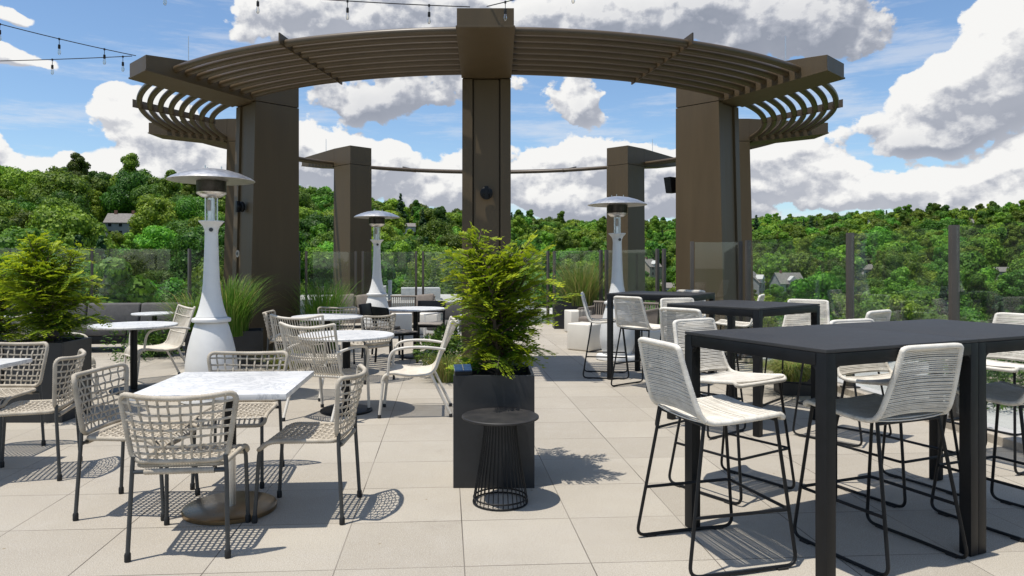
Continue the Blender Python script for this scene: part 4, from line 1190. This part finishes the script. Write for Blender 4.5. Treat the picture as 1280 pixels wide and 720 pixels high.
# castle-like building on the right skyline
s = site((1216-615)/900, (328.5-256)/900, 6)
if s:
    HS.append((s[0], s[1], 30, (328.5-256)/900)); t = thing('castle', 'tan castle-like building with a square tower and battlements on the right skyline', 'building', (s[0], s[1], hgt(*s)), -.4)
    def crenel(m, x0, x1, y0, y1, z, n=6):
        w = (x1-x0)/(2*n-1)
        for k in range(n): m.box(x0+2*k*w, x0+(2*k+1)*w, y0, y0+.6, z+.002, z+1.1); m.box(x0+2*k*w, x0+(2*k+1)*w, y1-.6, y1, z+.002, z+1.1)
    m = MB(); m.box(-16, -9, -4, 4, -4, 17); crenel(m, -16, -9, -4, 4, 17, 4); m.build('tower', M['wall_tan'], t, None)
    m = MB(); m.box(-8.99, 6, -6, 6, -4, 10); crenel(m, -8.99, 6, -6, 6, 10, 7); m.box(6.01, 20, -5, 5, -4, 12); crenel(m, 6.01, 20, -5, 5, 12, 6); m.build('wall', M['wall_tan'], t, None)
    for k in range(8):
        q = -7+k*3.4; m = MB(); y0 = -6.06 if q < 5 else -5.06; m.box(q-.7, q+.7, y0, y0+.05, 3, 6.5); m.build('window', M['window'], t, None)
# flat roofs in the valley just beyond the terrace
for px, py, w, dp, lab, mt in [(472, 373, 16, 10, 'pale flat-roofed building in the valley behind the farthest heater', 'wall_grey'), (540, 376, 14, 12, 'cream flat-roofed building in the valley left of the middle pergola post', 'wall_tan'), (655, 392, 12, 10, 'low flat-roofed building in the valley right of the middle pergola post', 'wall_grey')]:
    d = 62+ (w-12)*2; u = (px-615)/900; x, y = u*d, d; z1 = 1.44-(py-328.5)/900*d; z0 = hgt(x, y)
    t = thing('flat_roofed_building', lab, 'building', (x, y, 0), .12)
    m = MB(); m.box(-w/2, w/2, -dp/2, dp/2, z0-2, z1-.4); m.build('wall', M[mt], t, None)
    m = MB(); m.box(-w/2-.15, w/2+.15, -dp/2-.15, dp/2+.15, z1-.395, z1+.15); ro = m.build('roof', M['roof_flat'], t, None)
    m = MB(); m.box(-w*.2, w*.05, -1.5, 1.5, z1+.152, z1+1.2); m.build('roof_unit', M['concrete'], ro, None)
    for k in range(5):
        q = -w/2+w*(k+.5)/5; m = MB(); m.box(q-.7, q+.7, -dp/2-.05, -dp/2-.002, z1-2.9, z1-1.3); m.build('window', M['window'], t, None)
    HS.append((x, y, w*.8, -.05))
# hedge/lawn clearing by the stone house
s = site((140-615)/900, (328.5-293)/900, 1.)
if s:
    b = MB(); rows = []
    for i in range(9): rows.append([(s[0]-9+18*k/8, s[1]-9+18*i/8, hgt(s[0]-9+18*k/8, s[1]-9+18*i/8)+.4) for k in range(9)])
    b.grid_strip(rows); o = b.build('lawn', M['lawn'], None, 180); o['kind'] = 'structure'; HS.append((s[0], s[1], 12, (328.5-293)/900))

# --- trees
near_v = [crown_mesh('broadleaf_tree', 20+i, 15, 14, 24000, .27, 'broad', 30) for i in range(4)]
mid_v = [crown_mesh('broadleaf_tree', 40+i, 16, 15, 15000, .36, 'broad', 28) for i in range(6)]
far_v = [crown_mesh('broadleaf_tree', 60+i, 15.5, 14.5, 4500, .62, 'broad', 20) for i in range(6)]
tall_v = [crown_mesh('tall_tree', 80+i, 20, 11, 13000, .34, 'tall', 22) for i in range(3)]
con_v = [crown_mesh('conifer', 90+i, 19, 8, 10000, .32, 'conifer', 26) for i in range(2)]
rn = random.Random(77); spots = []
r = 84.
while r < 1010:
    s = 8.6 if r < 150 else (9.6 if r < 330 else 11.2)
    a = -.92
    while a < .98:
        aa = a+rn.uniform(-.45, .45)*s/r; rr = r+rn.uniform(-.5, .5)*s
        a += s/r
        v, R = ridge(aa)
        if rr > R+26: continue
        x, y = rr*sin(aa), rr*cos(aa)
        if y < 32: continue
        if abs(atan2(x, y)) > .74 and rr > 420: continue
        ok = True; smax = 9.
        for hx, hy, hw, hv in HS:
            dx, dy = x-hx, y-hy
            if dx*dx+dy*dy < (hw*.5+4.0)**2: ok = False; break
            # keep the view from the terrace to each house open for a short way
            L = sqrt(hx*hx+hy*hy); al = (x*hx+y*hy)/L; pr = abs(x*hy-y*hx)/L
            if 3 < L-al < 260 and pr < hw*.5*al/L+3.5:
                m_ = (1.44+(hv-2.6/L)*y-hgt(x, y))/16.5
                if m_ < .36: ok = False; break
                smax = min(smax, m_)
        if ok: spots.append((rr, x, y, smax))
    r += s*.92
spots.sort()
kinds = {'b': ('full-crowned broadleaf tree in the dense wood across the valley', 'tree'), 't': ('tall narrow tree rising in the dense wood across the valley', 'tree'), 'c': ('dark pointed conifer in the dense wood across the valley', 'tree')}
rest = []
in_view = 0
for rr, x, y, smax in spots:
    q = rn.random(); sc = min(smax, rn.choice((.5, .62, .75, .85, .95, 1.05, 1.15, 1.3))*rn.uniform(.92, 1.08))
    k = 'c' if q < .045 else ('t' if q < .20 else 'b')
    u = x/y
    vis = -.74 < u < .80
    if in_view < 300 and vis:
        me = rn.choice(con_v if k == 'c' else tall_v if k == 't' else (near_v if rr < 165 else mid_v))
        o = bpy.data.objects.new({'b': 'broadleaf_tree', 't': 'tall_tree', 'c': 'conifer'}[k], me); C.objects.link(o)
        o.location = (x, y, hgt(x, y)-.4); o.scale = (sc*rn.uniform(.9, 1.1), sc*rn.uniform(.9, 1.1), sc*(.82 if rr < 90 else 1.)); o.rotation_euler = (0, 0, rn.uniform(0, 6.28))
        tag(o, kinds[k][0], kinds[k][1], 'trees of the wood across the valley'); in_view += 1
    else: rest.append((x, y, rr, sc, k))
# the far wood: one object, trees instanced on points
def wood(name, pts, protos):
    """mesh of points + geometry nodes that stand one of the tree meshes on every point"""
    me = bpy.data.meshes.new(name); me.from_pydata([(p[0], p[1], hgt(p[0], p[1])-.4) for p in pts], [], [])
    for nm, ty, vals in (('sc', 'FLOAT', [p[3] for p in pts]), ('rz', 'FLOAT', [rn.uniform(0, 6.28) for _ in pts]), ('pick', 'INT', [p[5] for p in pts])):
        a = me.attributes.new(nm, ty, 'POINT'); a.data.foreach_set('value', vals)
    o = bpy.data.objects.new(name, me); C.objects.link(o)
    ng = bpy.data.node_groups.new(name, 'GeometryNodeTree'); N = ng.nodes; L = ng.links
    ng.interface.new_socket('Geometry', in_out='INPUT', socket_type='NodeSocketGeometry'); ng.interface.new_socket('Geometry', in_out='OUTPUT', socket_type='NodeSocketGeometry')
    gi = N.new('NodeGroupInput'); go = N.new('NodeGroupOutput'); jn = N.new('GeometryNodeJoinGeometry')
    def attr(nm, ty):
        n = N.new('GeometryNodeInputNamedAttribute'); n.data_type = ty; n.inputs['Name'].default_value = nm; return n.outputs['Attribute']
    sc, rz, pk = attr('sc', 'FLOAT'), attr('rz', 'FLOAT'), attr('pick', 'INT')
    cr = N.new('ShaderNodeCombineXYZ'); L.new(rz, cr.inputs['Z'])
    cs = N.new('ShaderNodeCombineXYZ')
    for ax in 'XYZ': L.new(sc, cs.inputs[ax])
    for i, po in enumerate(protos):
        oi = N.new('GeometryNodeObjectInfo'); oi.inputs['Object'].default_value = po; oi.inputs['As Instance'].default_value = True
        oi.transform_space = 'ORIGINAL'
        cmp_ = N.new('FunctionNodeCompare'); cmp_.data_type = 'INT'; cmp_.operation = 'EQUAL'
        L.new(pk, [s for s in cmp_.inputs if s.type == 'INT'][0]); [s for s in cmp_.inputs if s.type == 'INT'][1].default_value = i
        ip = N.new('GeometryNodeInstanceOnPoints'); L.new(gi.outputs[0], ip.inputs['Points']); L.new(cmp_.outputs[0], ip.inputs['Selection'])
        L.new(oi.outputs['Geometry'], ip.inputs['Instance']); L.new(cr.outputs[0], ip.inputs['Rotation']); L.new(cs.outputs[0], ip.inputs['Scale'])
        L.new(ip.outputs[0], jn.inputs[0])
    L.new(jn.outputs[0], go.inputs[0])
    md = o.modifiers.new('wood', 'NODES'); md.node_group = ng
    return o
def proto_for(me):
    for ob in bpy.data.objects:
        if ob.type == 'MESH' and ob.data == me: return ob
    o = bpy.data.objects.new(me.name, me); C.objects.link(o); x, y = 0, 0
    # stands in the wood itself, out at the edge
    p = rest.pop(); o.location = (p[0], p[1], hgt(p[0], p[1])-.4); o.scale = (p[3],)*3
    o['label'] = 'broadleaf tree on the far edge of the wood, beyond the nearer slopes'; o['category'] = 'tree'; o['group'] = 'trees on the far edge of the wood'
    return o
allm = far_v+mid_v[:3]+tall_v+con_v
protos = [proto_for(m) for m in allm]
pts = []
for x, y, rr, sc, k in rest:
    if k == 'c': pi_ = 12+rn.randrange(2)
    elif k == 't': pi_ = 9+rn.randrange(3)
    else: pi_ = rn.randrange(6) if rr > 330 else 6+rn.randrange(3)
    pts.append((x, y, rr, sc, k, pi_))
o = wood('distant_wood', pts, protos)
tag(o, 'dense green wood covering the far hillsides up to the skyline', 'wood', None, 'stuff')
print('trees', len(spots), 'stuff', len(pts))
# near trees just outside the railing on the left
def single_tree(label, me_fn, x, y, zb, zt, wsc, name='leafy_tree', cat='tree'):
    t = thing(name, label, cat, (x, y, zb)); return t
def near_tree(label, seed, x, y, zb, h, w, n, leafs, kind, name):
    rn2 = random.Random(seed); t = thing(name, label, 'tree', (x, y, zb))
    me = crown_mesh(name, seed, h, w, n, leafs, kind, 24)
    # split bark and leaves into trunk and crown
    for part, mi in (('crown', 0), ('trunk', 1)):
        m2 = me.copy(); bm = bmesh.new(); bm.from_mesh(m2)
        bmesh.ops.delete(bm, geom=[f for f in bm.faces if f.material_index != mi], context='FACES'); bm.to_mesh(m2); bm.free(); m2.name = part
        o = bpy.data.objects.new(part, m2); C.objects.link(o); o.parent = t
    bpy.data.meshes.remove(me)
    return t
near_tree('bright green tree with a pointed crown just beyond the left railing', 201, -13.6, 26, -12, 14.2, 5.2, 26000, .15, 'tall', 'pointed_tree')
near_tree('round green tree beyond the left railing at the left edge', 202, -19.5, 29, -12, 12.6, 8.5, 26000, .19, 'broad', 'leafy_tree')
near_tree('leafy green tree beyond the left railing, left of the nearest heater', 203, -11.0, 34, -13, 12.6, 8, 26000, .19, 'broad', 'leafy_tree')
near_tree('leafy green tree beyond the rear railing between the left pergola posts', 204, -7.2, 38, -14, 14., 8, 26000, .19, 'broad', 'leafy_tree')

# ------------------------------------------------------------------ sky
SUN = Vector((-.26, -.14, 1)).normalized()
el = math.asin(SUN.z); azs = atan2(SUN.x, SUN.y)
W = bpy.data.worlds.new('World'); S.world = W; W.use_nodes = True
nt = W.node_tree; N = nt.nodes; L = nt.links
for n in list(N): N.remove(n)
def sock(v, inp):
    if isinstance(v, (int, float)): inp.default_value = v
    else: L.new(v, inp)
def mth(op, a, b=None, c=None, clamp=False):
    n = N.new('ShaderNodeMath'); n.operation = op; n.use_clamp = clamp
    sock(a, n.inputs[0])
    if b is not None: sock(b, n.inputs[1])
    if c is not None: sock(c, n.inputs[2])
    return n.outputs[0]
def mrg(v, a, b, c, d, smooth=False):
    n = N.new('ShaderNodeMapRange'); n.interpolation_type = 'SMOOTHSTEP' if smooth else 'LINEAR'
    sock(v, n.inputs['Value'])
    for nm, val in (('From Min', a), ('From Max', b), ('To Min', c), ('To Max', d)): n.inputs[nm].default_value = val
    return n.outputs['Result']
def nz(vec, scale, detail, rough, lac=2.0, dist=0.):
    n = N.new('ShaderNodeTexNoise'); n.inputs['Scale'].default_value = scale; n.inputs['Detail'].default_value = detail
    n.inputs['Roughness'].default_value = rough; n.inputs['Lacunarity'].default_value = lac; n.inputs['Distortion'].default_value = dist
    L.new(vec, n.inputs['Vector']); return n
sky = N.new('ShaderNodeTexSky'); sky.sky_type = 'NISHITA'; sky.sun_disc = False
sky.sun_elevation = el; sky.sun_rotation = azs; sky.altitude = 200; sky.air_density = 1.0; sky.dust_density = .6; sky.ozone_density = 2.2
tc = N.new('ShaderNodeTexCoord'); sx = N.new('ShaderNodeSeparateXYZ'); L.new(tc.outputs['Generated'], sx.inputs[0])
AZ = mth('ARCTAN2', sx.outputs[0], sx.outputs[1]); EL = mth('ARCSINE', sx.outputs[2])
# cloud banks as ellipses in azimuth / elevation: (px, py, half-width, half-height, weight, tone) in the photo's scale
BL = [(430, 22, 160, 58, 1.05, .70), (600, 22, 110, 44, .85, .58), (840, 14, 265, 48, 1.15, .52), (475, 118, 115, 32, .95, .50), (990, 50, 85, 30, .85, .45),
      (1195, 105, 105, 54, 1.05, .80), (1270, 48, 62, 56, 1.0, .98), (1060, 242, 230, 36, 1.0, .80), (1265, 236, 125, 42, 1.0, .78), (985, 190, 60, 32, .7, .7), (1190, 160, 100, 20, .75, .5),
      (60, 222, 170, 32, 1.0, .76), (165, 150, 58, 44, .95, .84), (235, 205, 110, 40, 1.0, .74), (420, 205, 90, 44, .95, .76), (545, 232, 110, 38, .95, .78),
      (690, 205, 96, 50, 1.0, .78), (790, 238, 130, 44, 1.05, .70), (705, 115, 66, 28, .95, .62), (30, 78, 70, 22, .72, .84), (10, 2, 56, 12, .75, .85), (150, 50, 26, 13, .55, .9), (345, 190, 60, 30, .7, .8), (1420, 120, 160, 140, 1.1, .6), (-160, 190, 180, 70, 1.0, .7)]
def noise2(vec, scale, detail, rough, lac=2.0):
    n = nz(vec, scale, detail, rough, lac); n.noise_dimensions = '2D'; return n
def density(daz, del_, full):
    a0 = mth('ADD', AZ, daz) if daz else AZ; e0 = mth('ADD', EL, del_) if del_ else EL
    cv = N.new('ShaderNodeCombineXYZ'); L.new(a0, cv.inputs[0]); L.new(mth('MULTIPLY', e0, 1.3), cv.inputs[1])
    w1 = noise2(cv.outputs[0], 7., 2, .5); sp = N.new('ShaderNodeSeparateXYZ'); L.new(w1.outputs['Color'], sp.inputs[0])
    a = mth('MULTIPLY_ADD', mth('SUBTRACT', sp.outputs[0], .5), .13, a0); e = mth('MULTIPLY_ADD', mth('SUBTRACT', sp.outputs[1], .5), .08, e0)
    F = G_ = TN = VV = None
    for px, py, w, h, wt, tone in BL:
        u = (px-615)/900; v = (328.5-py)/900; ca = math.atan(u); ce = math.atan(v*cos(ca))
        sw = w/900*cos(ca)**2; sh = h/900*cos(ca)
        da = mth('MULTIPLY_ADD', a, 1/sw, -ca/sw); de = mth('MULTIPLY_ADD', e, 1/sh, -ce/sh)
        q = mth('MULTIPLY_ADD', da, da, mth('MULTIPLY', de, de))
        g = mth('MULTIPLY', mth('POWER', .3679, q), wt)
        F = g if F is None else mth('ADD', F, g)
        if full:
            TN = mth('MULTIPLY', g, tone) if TN is None else mth('MULTIPLY_ADD', g, tone, TN)
            VV = mth('MULTIPLY', g, de) if VV is None else mth('MULTIPLY_ADD', g, de, VV)
    SUMG = F
    F = mth('MINIMUM', F, 1.15)
    # scattered cumulus overhead and outside the framed banks
    gen = noise2(cv.outputs[0], 2.6, 3, .55); gm = mrg(mth('ABSOLUTE', a0), .75, 1.0, 0, 1, True); gh = mrg(e0, .42, .6, 0, 1, True)
    F = mth('MAXIMUM', F, mth('MULTIPLY', mth('MAXIMUM', gm, gh), mrg(gen.outputs['Fac'], .50, .72, 0, .9)))
    f1 = noise2(cv.outputs[0], 8., 10, .57, 2.15)
    vb = N.new('ShaderNodeTexVoronoi'); vb.voronoi_dimensions = '2D'; vb.feature = 'F1'; vb.inputs['Scale'].default_value = 24.; vb.inputs['Detail'].default_value = 2.; vb.inputs['Roughness'].default_value = .5
    wv = N.new('ShaderNodeVectorMath'); wv.operation = 'MULTIPLY_ADD'; L.new(f1.outputs['Color'], wv.inputs[0]); wv.inputs[1].default_value = (.05, .05, .05); L.new(cv.outputs[0], wv.inputs[2]); L.new(wv.outputs[0], vb.inputs['Vector'])
    puff = mth('SUBTRACT', .40, vb.outputs['Distance'])
    d = mth('MULTIPLY_ADD', F, 1.3, mth('MULTIPLY_ADD', f1.outputs['Fac'], 1.75, -.875))
    d = mth('MULTIPLY_ADD', puff, .30, d)
    return mth('SUBTRACT', d, .60), cv, SUMG, TN, VV
D0, CV, SG, TN, VV = density(0., 0., True)
D1 = density(-.006, .012, False)[0]
alpha = mrg(D0, 0.0, .12, 0, 1, True)
lit = mrg(mth('SUBTRACT', D0, D1), -.16, .20, -.5, .5)
sg = mth('ADD', SG, .02)
tone = mth('DIVIDE', mth('ADD', TN, .02*.7), sg)
vpos = mth('DIVIDE', VV, sg)
brt = mth('MULTIPLY_ADD', lit, .62, tone)
brt = mth('MULTIPLY_ADD', mth('MAXIMUM', mth('MINIMUM', vpos, 1.2), -1.2), .16, brt)
brt = mth('ADD', brt, mrg(D0, .0, .9, .10, -.06))
cc = N.new('ShaderNodeValToRGB'); cr_ = cc.color_ramp
cr_.elements[0].position = .10; cr_.elements[0].color = (.30, .33, .40, 1)
cr_.elements[1].position = 1.0; cr_.elements[1].color = (.93, .925, .91, 1)
e_ = cr_.elements.new(.42); e_.color = (.44, .465, .53, 1)
e_ = cr_.elements.new(.70); e_.color = (.68, .69, .72, 1)
L.new(brt, cc.inputs['Fac'])
# thin cirrus veil
ci = N.new('ShaderNodeMapping'); ci.inputs['Scale'].default_value = (1.2, 7., 1); ci.inputs['Rotation'].default_value = (0, 0, .18); L.new(CV.outputs[0], ci.inputs['Vector'])
cin = noise2(ci.outputs[0], 3.2, 6, .62, 2.2); cirrus = mth('MULTIPLY', mrg(cin.outputs['Fac'], .46, .74, 0, .62, True), mrg(EL, .02, .4, 1., .55))
STR = .14
skm = N.new('ShaderNodeMix'); skm.data_type = 'RGBA'; skm.blend_type = 'MULTIPLY'; skm.inputs['Factor'].default_value = 1
L.new(sky.outputs[0], skm.inputs['A']); skm.inputs['B'].default_value = (.93, 1.03, 1.10, 1)
def cmix(f, a, b):
    n = N.new('ShaderNodeMix'); n.data_type = 'RGBA'; sock(f, n.inputs['Factor'])
    for s_, v in (('A', a), ('B', b)):
        if isinstance(v, tuple): n.inputs[s_].default_value = v
        else: L.new(v, n.inputs[s_])
    return n.outputs['Result']
col = cmix(cirrus, skm.outputs['Result'], (.80/STR, .82/STR, .86/STR, 1))
cs_ = N.new('ShaderNodeVectorMath'); cs_.operation = 'SCALE'; L.new(cc.outputs['Color'], cs_.inputs[0]); cs_.inputs['Scale'].default_value = 1/STR
above = mrg(EL, -.01, .01, 0, 1)
col = cmix(mth('MULTIPLY', alpha, above), col, cs_.outputs[0])
bg = N.new('ShaderNodeBackground'); L.new(col, bg.inputs['Color']); bg.inputs['Strength'].default_value = STR
out = N.new('ShaderNodeOutputWorld'); L.new(bg.outputs[0], out.inputs['Surface'])
W.cycles.sampling_method = 'MANUAL'; W.cycles.sample_map_resolution = 512

sl = bpy.data.lights.new('sun', 'SUN'); sl.energy = 5.0; sl.angle = radians(.53); sl.color = (1, .95, .87)
so = bpy.data.objects.new('sun', sl); C.objects.link(so); so.rotation_euler = (-SUN).to_track_quat('-Z', 'Y').to_euler(); so.location = (0, 0, 30)

cam = bpy.data.cameras.new('camera'); co = bpy.data.objects.new('camera', cam); C.objects.link(co)
cam.sensor_width = 36; cam.lens = 36*900/1280; cam.clip_end = 9000; cam.clip_start = .05
co.location = (0, 0, H); co.rotation_euler = (pi/2, 0, 0)
cam.shift_x = 25/1280; cam.shift_y = -31.5/1280
S.camera = co
S.view_settings.view_transform = 'Standard'; S.view_settings.look = 'None'; S.view_settings.exposure = 0; S.view_settings.gamma = 1; S.view_settings.use_curve_mapping = False
S.cycles.max_bounces = 8; S.cycles.transparent_max_bounces = 24; S.cycles.diffuse_bounces = 3; S.cycles.glossy_bounces = 3; S.cycles.transmission_bounces = 4
S.cycles.use_denoising = True
